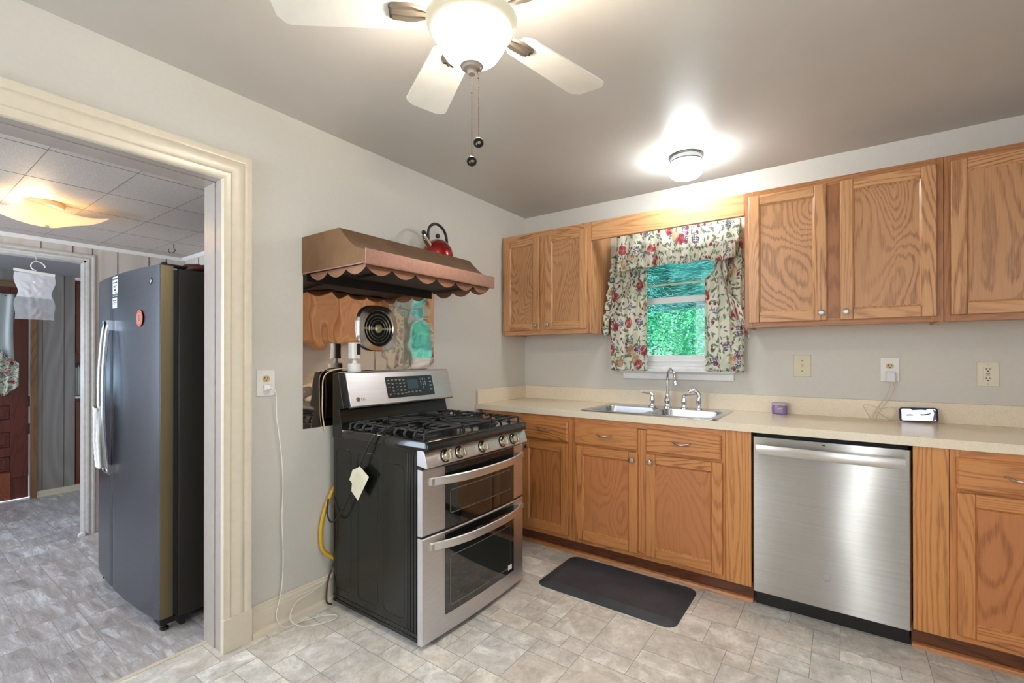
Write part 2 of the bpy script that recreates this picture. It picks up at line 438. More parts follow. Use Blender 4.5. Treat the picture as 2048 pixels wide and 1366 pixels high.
def fabric(name, base, density=1.0):
    """cream cloth printed with fruit, leaves and vines"""
    m, nt, bs = new_mat(name)
    v0 = coords(nt, (1, 1, 1), 'UV')
    nd = noise_n(nt, v0, 14, 2)
    sub = N(nt, 'ShaderNodeVectorMath', operation='SCALE'); sub.inputs['Scale'].default_value = 0.035
    nv = N(nt, 'ShaderNodeTexNoise', inp={'Scale': 14.0, 'Detail': 2.0}); nt.links.new(v0, nv.inputs['Vector']); nt.links.new(nv.outputs['Color'], sub.inputs[0])
    ad = N(nt, 'ShaderNodeVectorMath', operation='ADD'); nt.links.new(v0, ad.inputs[0]); nt.links.new(sub.outputs[0], ad.inputs[1])
    v = ad.outputs[0]
    def spots(scale, rnd=0.9, off=0.0, metric='EUCLIDEAN'):
        mp = N(nt, 'ShaderNodeMapping'); mp.inputs['Location'].default_value = (off, off*1.7, 0); nt.links.new(v, mp.inputs[0])
        vo = N(nt, 'ShaderNodeTexVoronoi', voronoi_dimensions='2D', inp={'Scale': scale, 'Randomness': rnd}); vo.distance = metric
        nt.links.new(mp.outputs[0], vo.inputs['Vector'])
        sp = N(nt, 'ShaderNodeSeparateColor'); nt.links.new(vo.outputs['Color'], sp.inputs[0])
        return vo.outputs['Distance'], sp.outputs
    col = base
    lc = ramp(nt, noise_n(nt, v0, 90, 2), [(0.35, rgb(46, 66, 50)), (0.55, rgb(104, 126, 96)), (0.75, rgb(150, 152, 116))])
    def leaves(scale, off, gate, a_, b_, colr):
        mp = N(nt, 'ShaderNodeMapping'); mp.inputs['Location'].default_value = (off, off*1.3, 0); nt.links.new(v, mp.inputs[0])
        vo = N(nt, 'ShaderNodeTexVoronoi', voronoi_dimensions='2D', inp={'Scale': scale, 'Randomness': 0.9}); nt.links.new(mp.outputs[0], vo.inputs['Vector'])
        df_ = N(nt, 'ShaderNodeVectorMath', operation='SUBTRACT'); nt.links.new(mp.outputs[0], df_.inputs[0]); nt.links.new(vo.outputs['Position'], df_.inputs[1])
        sp = N(nt, 'ShaderNodeSeparateColor'); nt.links.new(vo.outputs['Color'], sp.inputs[0])
        ro = N(nt, 'ShaderNodeVectorRotate', rotation_type='Z_AXIS'); nt.links.new(df_.outputs[0], ro.inputs['Vector']); nt.links.new(mathn(nt, 'MULTIPLY', sp.outputs[0], 6.28), ro.inputs['Angle'])
        sx = N(nt, 'ShaderNodeSeparateXYZ'); nt.links.new(ro.outputs[0], sx.inputs[0])
        e1 = mathn(nt, 'POWER', mathn(nt, 'DIVIDE', mathn(nt, 'ABSOLUTE', sx.outputs[0]), a_), 1.4); e2 = mathn(nt, 'DIVIDE', mathn(nt, 'ABSOLUTE', sx.outputs[1]), b_)
        hit = mathn(nt, 'LESS_THAN', mathn(nt, 'ADD', e1, e2), 1.0)
        return mathn(nt, 'MULTIPLY', hit, mathn(nt, 'GREATER_THAN', sp.outputs[1], gate))
    wv2 = N(nt, 'ShaderNodeTexNoise', noise_dimensions='2D', inp={'Scale': 8.0, 'Detail': 1.0, 'Distortion': 1.0}); nt.links.new(v, wv2.inputs['Vector'])
    wash = ramp(nt, wv2.outputs[0], [(0.50, (0, 0, 0, 1)), (0.66, (1, 1, 1, 1))])
    col = mix(nt, mathn(nt, 'MULTIPLY', wash, 0.45), col, rgb(186, 190, 156))
    for sc_, of_, ga_, a_, b_ in ((17.0, 0.3, 0.30, 0.026, 0.0085), (21.0, 5.1, 0.38, 0.020, 0.007), (26.0, 9.7, 0.45, 0.015, 0.006), (15.0, 13.3, 0.5, 0.034, 0.0016)):
        col = mix(nt, mathn(nt, 'MULTIPLY', leaves(sc_, of_, ga_, a_, b_, None), 0.85), col, lc)
    # grapes: little dots gathered in clusters
    dg, cg = spots(11.0, 0.9, 3.3); dd, cd = spots(85.0, 0.4, 1.1)
    g = mathn(nt, 'MULTIPLY', mathn(nt, 'LESS_THAN', dg, 0.34), mathn(nt, 'LESS_THAN', dd, 0.42))
    g = mathn(nt, 'MULTIPLY', g, mathn(nt, 'GREATER_THAN', cg[0], 0.70))
    col = mix(nt, g, col, mix(nt, cd[1], rgb(66, 58, 92), rgb(128, 116, 152)))
    # berries
    db, cb = spots(24.0, 1.0, 7.7)
    b = mathn(nt, 'MULTIPLY', mathn(nt, 'LESS_THAN', db, 0.26), mathn(nt, 'GREATER_THAN', cb[1], 0.85))
    col = mix(nt, b, col, rgb(146, 56, 84))
    # apples and pears
    df, cf = spots(7.0, 0.85, 0.0)
    f = mathn(nt, 'MULTIPLY', mathn(nt, 'LESS_THAN', df, 0.25), mathn(nt, 'GREATER_THAN', cf[2], 0.60))
    shade = ramp(nt, noise_n(nt, v, 34, 2), [(0.38, rgb(142, 52, 66)), (0.55, rgb(186, 96, 96)), (0.66, rgb(232, 200, 180))])
    pear = ramp(nt, noise_n(nt, v, 34, 2), [(0.4, rgb(170, 128, 100)), (0.6, rgb(222, 200, 168))])
    fc = mix(nt, mathn(nt, 'GREATER_THAN', cf[0], 0.62), shade, pear)
    col = mix(nt, f, col, fc)
    nt.links.new(col, bs.inputs['Base Color']); bs.inputs['Roughness'].default_value = 0.85
    bs.inputs['Subsurface Weight'].default_value = 0.0
    bs.inputs['Sheen Weight'].default_value = 0.1
    # cloth lets daylight through
    out = nt.nodes['Material Output']; tr = N(nt, 'ShaderNodeBsdfTranslucent'); nt.links.new(col, tr.inputs['Color'])
    ms = N(nt, 'ShaderNodeMixShader'); ms.inputs[0].default_value = 0.22
    nt.links.new(bs.outputs[0], ms.inputs[1]); nt.links.new(tr.outputs[0], ms.inputs[2]); nt.links.new(ms.outputs[0], out.inputs[0])
    return m
fruit_cloth = fabric('fruit_print_cloth', rgb(232, 230, 214))
sheer_m = plain('white_sheer_cloth', rgb(214, 222, 222), 0.8)
towel_m = plain('white_ribbed_towel', rgb(226, 224, 222), 0.9, nscale=160, nbump=0.4, var=0.06)

def glow(name, col, strength, rim=None):
    m, nt, bs = new_mat(name)
    bs.inputs['Base Color'].default_value = (0.9, 0.9, 0.88, 1); bs.inputs['Roughness'].default_value = 0.25
    bs.inputs['Emission Color'].default_value = col; bs.inputs['Emission Strength'].default_value = strength
    if rim:
        lw = N(nt, 'ShaderNodeLayerWeight', inp={'Blend': 0.35})
        nt.links.new(mix(nt, lw.outputs['Facing'], col, rim), bs.inputs['Emission Color'])
    return m
def glass_mat(name, tint=(1, 1, 1, 1), rough=0.0, refl=0.06):
    m = bpy.data.materials.new(name); m.use_nodes = True; nt = m.node_tree
    nt.nodes.clear(); out = N(nt, 'ShaderNodeOutputMaterial'); tr = N(nt, 'ShaderNodeBsdfTransparent'); gl = N(nt, 'ShaderNodeBsdfGlossy')
    tr.inputs[0].default_value = tint; gl.inputs['Roughness'].default_value = rough
    lw = N(nt, 'ShaderNodeLayerWeight', inp={'Blend': 0.5}); ms = N(nt, 'ShaderNodeMixShader')
    nt.links.new(mathn(nt, 'MULTIPLY_ADD', mathn(nt, 'POWER', lw.outputs['Facing'], 5.0), 0.6, 0.02), ms.inputs[0]); nt.links.new(tr.outputs[0], ms.inputs[1]); nt.links.new(gl.outputs[0], ms.inputs[2])
    nt.links.new(ms.outputs[0], out.inputs[0]); return m
pane_m = glass_mat('window_glass', (0.9, 0.97, 0.97, 1))
oven_glass = plain('dark_oven_glass', rgb(14, 15, 15), 0.04, coat=0.6, spec=0.9)
oven_inner = plain('oven_window_glass', rgb(34, 38, 34), 0.05, spec=1.0)
red_en = plain('red_metallic_enamel', rgb(150, 18, 26), 0.2, 0.75, coat=0.6)

# ------------------------------------------------------------------ the setting
H = 2.396; X1 = 3.55; Y0 = -4.65; WT = 0.16
YI, YL, HI = -2.311, -3.30, 2.004          # opening to the laundry room
HL = 2.045                                 # laundry ceiling

def tiled_floor(name, x0, x1, y0, y1, mat, seed, ox, oy):
    rnd = random.Random(seed); c = 0.0985
    i0, i1 = math.floor((x0-ox)/c), math.ceil((x1-ox)/c); j0, j1 = math.floor((y0-oy)/c), math.ceil((y1-oy)/c)
    used = set(); mb = MB(); mb.box(x0, x1, y0, y1, -0.05, -0.0006, 1); nb = len(mb.f); cols = []
    sizes = [(2, 3), (3, 2), (2, 2), (2, 2), (2, 1), (1, 2), (2, 2), (1, 1), (3, 2), (2, 1)]
    for i in range(i0, i1):
        for j in range(j0, j1):
            if (i, j) in used: continue
            opts = sizes[:]; rnd.shuffle(opts); opts.append((1, 1))
            for w, h in opts:
                if all((i+a, j+b) not in used for a in range(w) for b in range(h)): break
            for a in range(w):
                for b in range(h): used.add((i+a, j+b))
            g = 0.0013
            a0, a1 = max(x0, ox+i*c+g), min(x1, ox+(i+w)*c-g); b0, b1 = max(y0, oy+j*c+g), min(y1, oy+(j+h)*c-g)
            if a1 <= a0 or b1 <= b0: continue
            mb.add([(a0, b0, 0), (a1, b0, 0), (a1, b1, 0), (a0, b1, 0)], [(0, 1, 2, 3)], 0)
            cols.append((rnd.random(), rnd.random(), rnd.random(), 1))
    me = bpy.data.meshes.new(name); me.from_pydata(mb.v, [], mb.f)
    me.materials.append(mat); me.materials.append(grout); me.polygons.foreach_set('material_index', mb.m)
    at = me.color_attributes.new('tile', 'FLOAT_COLOR', 'CORNER')
    for p in me.polygons:
        if p.index >= nb:
            for li in p.loop_indices: at.data[li].color = cols[p.index-nb]
    o = bpy.data.objects.new(name, me); COL.objects.link(o); o['kind'] = 'structure'; return o
o = tiled_floor('floor', -0.13, X1, Y0, 0, tile_k, 3, 0.755, -0.66); o['label'] = 'kitchen floor of grey and beige stone-look vinyl tile'
o = tiled_floor('floor_laundry', -3.70, -0.13, -4.20, -1.40, tile_l, 5, -0.13-0.985*2, -2.375); o['label'] = 'grey streaked stone-look floor of the laundry room'

mb = MB().box(-0.02, X1, Y0, 0.12, H, H+0.08)
struct('ceiling', mb, ceil_m, 'painted kitchen ceiling with shade put into its taupe colour', smooth=False)
# wall with the stove
mb = MB()
mb.box(-WT, 0, YI+0.016, 0.12, 0, H+0.08); mb.box(-WT, 0, Y0, YL-0.016, 0, H+0.08); mb.box(-WT, 0, YL-0.016, YI+0.016, HI+0.016, H+0.08)
struct('wall_left', mb, wall_m, 'pale grey kitchen wall behind the stove', smooth=False)
# wall with the sink window
WX0, WX1, WZ0, WZ1 = 0.93, 1.52, 1.165, 2.02
mb = MB()
mb.box(0, WX0, 0, 0.12, 0, H); mb.box(WX1, X1, 0, 0.12, 0, H); mb.box(WX0, WX1, 0, 0.12, 0, WZ0); mb.box(WX0, WX1, 0, 0.12, WZ1, H)
struct('wall_back', mb, wall_m, 'kitchen wall behind the sink and cabinets', smooth=False)
mb = MB(); a, b, c, d = -3.55, -2.25, 0.9, 2.1
mb.box(X1, X1+0.06, Y0, a, 0, H); mb.box(X1, X1+0.06, b, 0.12, 0, H); mb.box(X1, X1+0.06, a, b, 0, c); mb.box(X1, X1+0.06, a, b, d, H)
struct('wall_right', mb, wall_m, smooth=False)
mb = MB(); a, b, c, d = 0.15, 1.05, 0.95, 2.15; e, f = 2.28, 2.44
mb.box(-WT, a, Y0-0.06, Y0, 0, H); mb.box(b, e, Y0-0.06, Y0, 0, H); mb.box(f, X1, Y0-0.06, Y0, 0, H)
mb.box(a, b, Y0-0.06, Y0, 0, c); mb.box(a, b, Y0-0.06, Y0, d, H); mb.box(e, f, Y0-0.06, Y0, 0, 0.25); mb.box(e, f, Y0-0.06, Y0, 2.1, H)
struct('wall_front', mb, wall_m, smooth=False)
struct('reflection_panel', MB().box(1.98, 2.26, Y0, Y0+0.03, 0, 2.05), plain('dark_reflection_grey', rgb(86, 88, 94), 0.5), smooth=False)  # added unseen panel, gives the dishwasher a dark reflected band
struct('reflection_strip', MB().box(1.88, 1.975, Y0, Y0+0.02, 0, 2.12), plain('rosy_reflection_tone', rgb(206, 178, 158), 0.4), smooth=False)  # added unseen strip, gives the dishwasher a pinkish reflected band

# casing around the laundry opening (moulded profile, mitred)
prof = [(0, 0), (0, 0.018), (0.003, 0.0215), (0.018, 0.022), (0.026, 0.0245), (0.031, 0.0225), (0.033, 0.0205), (0.036, 0.0225), (0.052, 0.0245), (0.062, 0.0275), (0.074, 0.0285),
        (0.081, 0.026), (0.084, 0.0235), (0.087, 0.0265), (0.095, 0.029), (0.113, 0.029), (0.115, 0.0)]
mb = MB(); loops = []
for f in (lambda t: (YI+t, 0.0), lambda t: (YI+t, HI+t), lambda t: (YL-t, HI+t), lambda t: (YL-t, 0.0)):
    loops.append([(0.0005+h, f(t)[0], f(t)[1]) for t, h in prof])
mb.loft(loops, 0, True, True)
struct('trim_1', mb, cream, 'cream moulded casing around the wide doorway', ang=25)
mb = MB().box(0.0005, 0.030, YI-0.001, YI+0.117, 0, 0.142)
struct('trim_2', mb, cream, 'cream plinth block at the foot of the doorway casing', bevel=0.002)
mb = MB()
mb.box(-WT-0.004, 0.0, YI, YI+0.0155, 0, HI); mb.box(-WT-0.004, 0, YL-0.0155, YL, 0, HI); mb.box(-WT-0.004, 0, YL-0.0155, YI+0.0155, HI, HI+0.0155)
mb.box(-WT+0.012, -0.052, YI-0.004, YI, 0, HI-0.004); mb.box(-WT+0.012, -0.052, YL, YI, HI-0.004, HI)
struct('trim_3', mb, jamb_m, 'glossy grey-cream jamb inside the doorway', bevel=0.001)
mb = MB().box(-0.142, -0.120, YL, YI, 0, 0.003)
struct('trim_4', mb, cream, 'thin pale threshold strip across the doorway floor', bevel=0.0015)

# baseboard with a cap and a quarter-round shoe
def baseboard(name, y0, y1, x=0.0, lab=None):
    p = [(x+0.0005, 0.138), (x+0.006, 0.138), (x+0.011, 0.133), (x+0.011, 0.127), (x+0.017, 0.122), (x+0.017, 0.108), (x+0.020, 0.104), (x+0.020, 0.030),
         (x+0.027, 0.027), (x+0.034, 0.018), (x+0.037, 0.0), (x+0.0005, 0.0)]
    struct(name, MB().prism(p, 'y', y0, y1), cream, lab, ang=25)
baseboard('baseboard_left', YI+0.118, -0.56, 0.0, 'cream moulded baseboard along the stove wall')

# laundry room and back entry
LX, EX, LY, EYN = -2.20, -3.70, -1.68, -4.20
mb = MB().box(EX, -WT, EYN, -1.3, HL, HL+0.03, 0)
for i in range(9):
    x = -0.334 - 0.427*i
    if x > LX: mb.box(x-0.0012, x+0.0012, EYN, LY, HL-0.0008, HL+0.001, 1)
for j in range(11):
    y = -1.664 - 0.2795*j+0.0
    if y > EYN: mb.box(LX, -WT, y-0.0009, y+0.0009, HL-0.0007, HL+0.001, 1)
struct('ceiling_laundry', mb, [ctile_m, seam_m], 'low laundry ceiling of speckled square tiles', smooth=False)
mb = MB().box(LX, -WT, LY, LY+0.06, 0, HL)
for i in range(8): mb.box(-0.3-0.27*i, -0.296-0.27*i, LY-0.002, LY, 0, HL, 1)
struct('wall_laundry_back', mb, [panel_m, groove_m], 'panelled laundry wall behind the refrigerator', smooth=False)
OY, OH = -2.275, 1.926
mb = MB(); mb.box(LX-0.08, LX, OY, LY+0.06, 0, HL); mb.box(LX-0.08, LX, -3.25, OY, OH, HL); mb.box(LX-0.08, LX, EYN, -3.25, 0, HL)
for y in (-2.101, -1.912, -1.80): mb.box(LX, LX+0.002, y-0.002, y+0.002, 0, HL, 1)
for y in (-2.242, -2.345, -2.502, -2.72, -2.95, -3.2): mb.box(LX, LX+0.002, y-0.002, y+0.002, OH+0.02, HL, 1)
struct('wall_laundry_far', mb, [panel_m, groove_m], 'whitewashed panelled wall around the back entry opening', smooth=False)
mb = MB()
mb.prism([(LX, HL), (LX+0.022, HL), (LX+0.020, HL-0.010), (LX+0.006, HL-0.024), (LX, HL-0.024)], 'y', EYN, LY)
mb.prism([(LY, HL), (LY-0.022, HL), (LY-0.020, HL-0.010), (LY-0.006, HL-0.024), (LY, HL-0.024)], 'x', LX, -WT)
struct('trim_5', mb, white_trim, 'thin white crown moulding of the laundry room')
mb = MB(); p = [(0, 0), (0, 0.014), (0.012, 0.018), (0.026, 0.008), (0.036, 0.014), (0.046, 0.012), (0.046, 0)]
mb.loft([[(LX+h, OY+t, 0.0) for t, h in p], [(LX+h, OY+t, OH+t) for t, h in p], [(LX+h, -3.25, OH+t) for t, h in p]], 0, True, True)
mb.box(LX-0.085, LX+0.002, OY-0.012, OY, 0, OH); mb.box(LX-0.085, LX+0.002, -3.25, OY, OH-0.012, OH)
struct('trim_6', mb, plain('worn_white_paint', rgb(206, 202, 196), 0.4, nscale=30, var=0.08), 'white casing around the back entry opening')
mb = MB().box(EX, -WT, EYN-0.06, EYN, 0, 0.75); mb.box(EX, -WT, EYN-0.06, EYN, 2.0, HL)
for a, b in ((-WT, -0.42), (-1.8, -2.5), (-3.5, EX)): mb.box(b, a, EYN-0.06, EYN, 0.75, 2.0)
struct('wall_laundry_front', mb, panel_m, smooth=False)
mb = MB().box(EX-0.06, EX, EYN, -3.30, 0, HL); mb.box(EX-0.06, EX, -3.30, -2.33, 2.0, HL); mb.box(EX-0.06, EX, -2.33, -2.035, 0, HL)
mb.box(EX-0.06, EX, -2.035, -1.30, 2.0, HL); mb.box(EX-0.06, EX, -3.30, -2.33, 1.857, 2.0)
for y in (-2.252, -2.11): mb.box(EX, EX+0.002, y-0.002, y+0.002, 0.04, 2.0, 1)
struct('wall_entry_far', mb, [panel_g, groove_m], 'grey panelled wall beside the red-brown back door', smooth=False)
struct('wall_entry_side', MB().box(EX-0.4, LX-0.08, -1.36, -1.30, 0, HL).box(EX-0.46, EX-0.40, -2.1, -1.3, 0, HL).box(EX-0.4, EX-0.06, -2.10, -2.035, 0, HL), panel_g, smooth=False)
struct('ceiling_entry', MB().box(EX, LX-0.08, EYN, -1.36, 2.0, HL-0.001), shade_c, 'grey ceiling of the back entry', smooth=False)
struct('baseboard_entry', MB().box(EX, EX+0.014, -2.287, -2.0, 0, 0.055).box(EX+0.0, EX+0.02, -2.287, -2.0, 0, 0.014), cream, 'cream baseboard under the grey panelling', bevel=0.002)
struct('trim_7', MB().box(EX, EX+0.02, -2.33, -2.287, 0, 2.0).box(EX, EX+0.02, -3.3, -2.33, 1.86, 1.9), tan_wood, 'tan wooden casing of the back door', bevel=0.002)
struct('trim_8', MB().box(EX, EX+0.02, -3.3, -2.33, 0, 0.012), white_trim, 'white sill under the back door', bevel=0.002)

# the red-brown back door
DX = EX-0.02
mb = MB(); mb.box(DX-0.03, DX, -3.28, -2.335, 0.013, 0.20, 0)
mb.box(DX-0.03, DX+0.008, -2.445, -2.335, 0.2, 1.855, 0); mb.box(DX-0.03, DX+0.008, -3.28, -3.17, 0.2, 1.855, 0)
mb.box(DX-0.03, DX+0.008, -2.80, -2.72, 0.2, 0.92)
for a, b in ((0.013, 0.26), (0.39, 0.47), (0.60, 0.71), (0.83, 0.95), (1.755, 1.855)): mb.box(DX-0.03, DX+0.0078, -3.17, -2.445, a, b)
dr = struct('door_1', mb, red_wood, 'red-brown wooden back door with raised panels', bevel=0.003)
for k, (a, b) in enumerate(((0.26, 0.39), (0.47, 0.60), (0.71, 0.83))):
    for c, d in ((-3.17, -2.80), (-2.72, -2.445)):
        obj('door_panel', MB().box(DX-0.02, DX-0.005, c, d, a, b).box(DX-0.02, DX+0.003, c+0.03, d-0.03, a+0.025, b-0.025), red_wood, dr, bevel=0.004)
obj('kick_panel', MB().box(DX+0.008, DX+0.010, -3.17, -2.445, 0.02, 0.25), red_wood_h, dr, bevel=0.002)
obj('door_glass', MB().box(DX-0.015, DX-0.009, -3.17, -2.445, 0.95, 1.755), pane_m, dr)
for z in (0.62, 0.86): obj('hinge', MB().lathe([(0.007, 0), (0.007, 0.09)], (EX+0.006, -2.338, z-0.045), 'z', 10), slot_m, dr)

# ------------------------------------------------------------------ kitchen window
wf = struct('window_1', MB().box(WX0, WX1, 0.0, 0.115, WZ0, WZ0+0.02).box(WX0, WX0+0.02, 0, 0.115, WZ0, WZ1).box(WX1-0.02, WX1, 0, 0.115, WZ0, WZ1).box(WX0, WX1, 0, 0.115, WZ1-0.02, WZ1),
            white_trim, 'white double-hung window over the sink', bevel=0.002)
a, b = WX0+0.02, WX1-0.02
def frame_y(x0, x1, z0, z1, w, y0, y1, wb=None, wt=None):
    wb = wb or w; wt = wt or w
    return MB().box(x0, x0+w, y0, y1, z0, z1).box(x1-w, x1, y0, y1, z0, z1).box(x0+w, x1-w, y0, y1, z0, z0+wb).box(x0+w, x1-w, y0, y1, z1-wt, z1)
s = obj('lower_sash', frame_y(a, b, WZ0+0.02, 1.658, 0.045, 0.03, 0.055, 0.075, 0.042).box(a+0.04, b-0.04, 0.022, 0.03, 1.215, 1.225), white_trim, wf, bevel=0.003)
obj('pane', MB().box(a+0.04, b-0.04, 0.041, 0.044, 1.25, 1.625), pane_m, s)
s = obj('upper_sash', frame_y(a, b, 1.62, WZ1-0.02, 0.045, 0.062, 0.087), white_trim, wf, bevel=0.003)
obj('pane', MB().box(a+0.04, b-0.04, 0.073, 0.076, 1.65, 1.97), pane_m, s)
obj('window_sill', MB().box(0.845, 1.605, -0.055, 0.0, 1.147, 1.165), white_trim, wf, bevel=0.004)
obj('apron', MB().prism([(0.0, 1.147), (-0.024, 1.147), (-0.024, 1.142), (-0.018, 1.134), (-0.018, 1.098), (0.0, 1.098)], 'x', 0.862, 1.588), white_trim, wf)
obj('window_casing', MB().box(0.862, WX0, -0.018, 0, 1.165, 2.09).box(WX1, 1.588, -0.018, 0, 1.165, 2.09).box(WX0, WX1, -0.018, 0, WZ1, 2.09), white_trim, wf, bevel=0.003)
tag(obj('curtain_rod', MB().tube([(0.955, 0.015, 1.745), (1.495, 0.015, 1.745)], 0.006, 10), plain('cream_metal', rgb(224, 214, 176), 0.4)), 'slim cream rod across the upper half of the sink window', 'rod')

# ------------------------------------------------------------------ oak cabinets
def door_part(parent, x0, x1, z0, z1, yf, mv, mh, mp, name='cabinet_door', sw=0.053, t=0.018):
    """yf = front plane; recessed panel inside mitred-edge frame"""
    mb = MB()
    mb.box(x0, x0+sw, yf, yf+t, z0, z1, 0); mb.box(x1-sw, x1, yf, yf+t, z0, z1, 0)
    mb.box(x0+sw+0.0004, x1-sw-0.0004, yf+0.0006, yf+t, z0, z0+sw, 1); mb.box(x0+sw+0.0004, x1-sw-0.0004, yf+0.0006, yf+t, z1-sw, z1, 1)
    d = obj(name, mb, [mv, mh], parent, bevel=0.0035)
    a, b, c, e = x0+sw, x1-sw, z0+sw, z1-sw; q = 0.007
    lo = [[(a, yf+0.002, c), (b, yf+0.002, c), (b, yf+0.002, e), (a, yf+0.002, e)],
          [(a+q, yf+0.009, c+q), (b-q, yf+0.009, c+q), (b-q, yf+0.009, e-q), (a+q, yf+0.009, e-q)]]
    obj('bead', MB().loft(lo, 0), oak_v if mv is oak_v else oak2_v, d, smooth=False)
    obj('door_panel', MB().box(a-0.002, b+0.002, yf+0.009, yf+0.014, c-0.002, e+0.002), mp, d, smooth=False)
    return d
def round_knob(parent, x, yf, z, name='knob'):
    pr = [(0.006, 0), (0.0055, -0.010), (0.0135, -0.015), (0.0155, -0.019), (0.0145, -0.024), (0.009, -0.0265), (0.0085, -0.025), (0.001, -0.0255)]
    return obj(name, MB().lathe([(r, h) for r, h in pr], (x, yf, z), 'y', 24), nickel, parent)
def bow_pull(parent, x, yf, z, w=0.088):
    pts = [(x-w/2, yf, z+0.004)] + [(x-w/2+w*t, yf-0.006-0.020*math.sin(PI*t), z+0.004-0.010*math.sin(PI*t)) for t in [i/12 for i in range(13)]] + [(x+w/2, yf, z+0.004)]
    return obj('handle', MB().tube(pts, lambda t: (0.0030+0.0018*math.sin(PI*t), 0.0032+0.003*abs(math.cos(PI*t))), 10), nickel, parent)
def drawer_front(parent, x0, x1, z0, z1, yf, pull=True):
    q = 0.007
    mb = MB().loft([[(x0, yf+0.018, z0), (x1, yf+0.018, z0), (x1, yf+0.018, z1), (x0, yf+0.018, z1)], [(x0, yf+0.006, z0), (x1, yf+0.006, z0), (x1, yf+0.006, z1), (x0, yf+0.006, z1)],
                    [(x0+q, yf, z0+q), (x1-q, yf, z0+q), (x1-q, yf, z1-q), (x0+q, yf, z1-q)]], 0, True, True)
    d = obj('drawer_front', mb, oak2_h, parent, smooth=False)
    if pull: bow_pull(d, (x0+x1)/2, yf, (z0+z1)/2+0.003)
    return d

ZT, ZB, UF = 2.166, 1.412, -0.320
def upper_cab(label, x0, x1, doors, fr, frh, side=None, knobs=()):
    t = thing('upper_cabinet', label, 'cabinet', (x0+(x1-x0)/2, -0.16, ZB))
    b = MB(); b.box(x0, x0+0.012, UF+0.019, -0.001, ZB, ZT); b.box(x1-0.012, x1, UF+0.019, -0.001, ZB, ZT)
    b.box(x0+0.012, x1-0.012, UF+0.019, -0.001, ZB+0.012, ZB+0.024); b.box(x0+0.012, x1-0.012, UF+0.019, -0.001, ZT-0.012, ZT); b.box(x0+0.012, x1-0.012, -0.008, -0.001, ZB+0.024, ZT-0.012)
    obj('cabinet_body', b, side or oak_v, t, bevel=0.001)
    f = MB(); cuts = sorted(doors)
    f.box(x0, cuts[0][0]+0.02, UF, UF+0.019, ZB, ZT, 0)
    for (p, q) in zip(cuts, cuts[1:]): f.box(p[1]-0.02, q[0]+0.02, UF, UF+0.019, ZB+0.04, ZT-0.04, 0)
    f.box(cuts[-1][1]-0.02, x1, UF, UF+0.019, ZB, ZT, 0)
    f.box(cuts[0][0]+0.02, cuts[-1][1]-0.02, UF, UF+0.019, ZB, ZB+0.04, 1); f.box(cuts[0][0]+0.02, cuts[-1][1]-0.02, UF, UF+0.019, ZT-0.04, ZT, 1)
    obj('face_frame', f, [fr, frh], t, bevel=0.0008)
    for (a, b_, c, d) in doors:
        dd = door_part(t, a, b_, c, d, UF-0.0185, oak_v, oak_h, oak_pan)
        for kx, kz in knobs:
            if a < kx < b_: round_knob(dd, kx, UF-0.0185, kz)
    return t
upper_cab('oak wall cabinet with two narrow doors in the corner left of the window', 0.008, 0.757, [(0.036, 0.348, 1.444, 2.125), (0.400, 0.726, 1.444, 2.125)], oak_v, oak_h, knobs=((0.326, 1.480), (0.424, 1.480)))
upper_cab('oak wall cabinet with two wide doors right of the window', 1.699, 2.522, [(1.720, 2.079, 1.437, 2.135), (2.135, 2.497, 1.437, 2.135)], oak_frame, oak_frame_h, oak_v, knobs=((2.056, 1.476), (2.158, 1.476)))
upper_cab('oak wall cabinet cut by the right edge of the photo', 2.5235, 3.30, [(2.545, 2.895, 1.440, 2.137), (2.95, 3.27, 1.440, 2.137)], oak_frame, oak_frame_h, oak_v, knobs=((2.87, 1.476), (2.97, 1.476)))
vm = oak('oak_valance_board', rgb(206, 154, 104), rgb(160, 108, 66), 'x', k=0.5, contrast=0.8)
tag(obj('valance_board', MB().box(0.7585, 1.6975, UF, UF+0.019, 2.048, 2.166).box(0.7585, 1.6975, UF-0.005, UF+0.019, 2.040, 2.050), vm, bevel=0.003), 'long oak valance board bridging the wall cabinets over the window', 'board')

# base cabinets: open boxes so that the sink bowls hang free inside
BF = -0.610
def base_cab(label, x0, x1, drawers, doors, knobs=(), pulls=True):
    t = thing('base_cabinet', label, 'cabinet', ((x0+x1)/2, -0.3, 0.10))
    b = MB(); b.box(x0, x0+0.012, BF+0.019, -0.03, 0.10, 0.874); b.box(x1-0.012, x1, BF+0.019, -0.03, 0.10, 0.874); b.box(x0+0.012, x1-0.012, BF+0.019, -0.03, 0.10, 0.112)
    obj('cabinet_body', b, oak2_v, t)
    f = MB(); ds = sorted(doors)
    f.box(x0, ds[0][0]+0.015, BF, BF+0.019, 0.10, 0.875, 0)
    for p, q in zip(ds, ds[1:]): f.box(p[1]-0.015, q[0]+0.015, BF, BF+0.019, 0.14, 0.84, 0)
    f.box(ds[-1][1]-0.015, x1, BF, BF+0.019, 0.10, 0.875, 0)
    a, c = ds[0][0]+0.015, ds[-1][1]-0.015
    f.box(a, c, BF, BF+0.019, 0.10, 0.14, 1); f.box(a, c, BF, BF+0.019, 0.835, 0.875, 1)
    for p in ds: f.box(p[0]+0.015, p[1]-0.015, BF+0.0004, BF+0.019, 0.69, 0.725, 1)
    obj('face_frame', f, [oak2_v, oak2_h], t, bevel=0.0008)
    for d in drawers: drawer_front(t, d[0], d[1], 0.716, 0.843, BF-0.0185, pulls)
    for d in doors:
        dd = door_part(t, d[0], d[1], 0.128, 0.703, BF-0.0185, oak2_v, oak2_h, oak2_pan)
        for kx, kz in knobs:
            if d[0] < kx < d[1]: round_knob(dd, kx, BF-0.0185, kz)
    return t
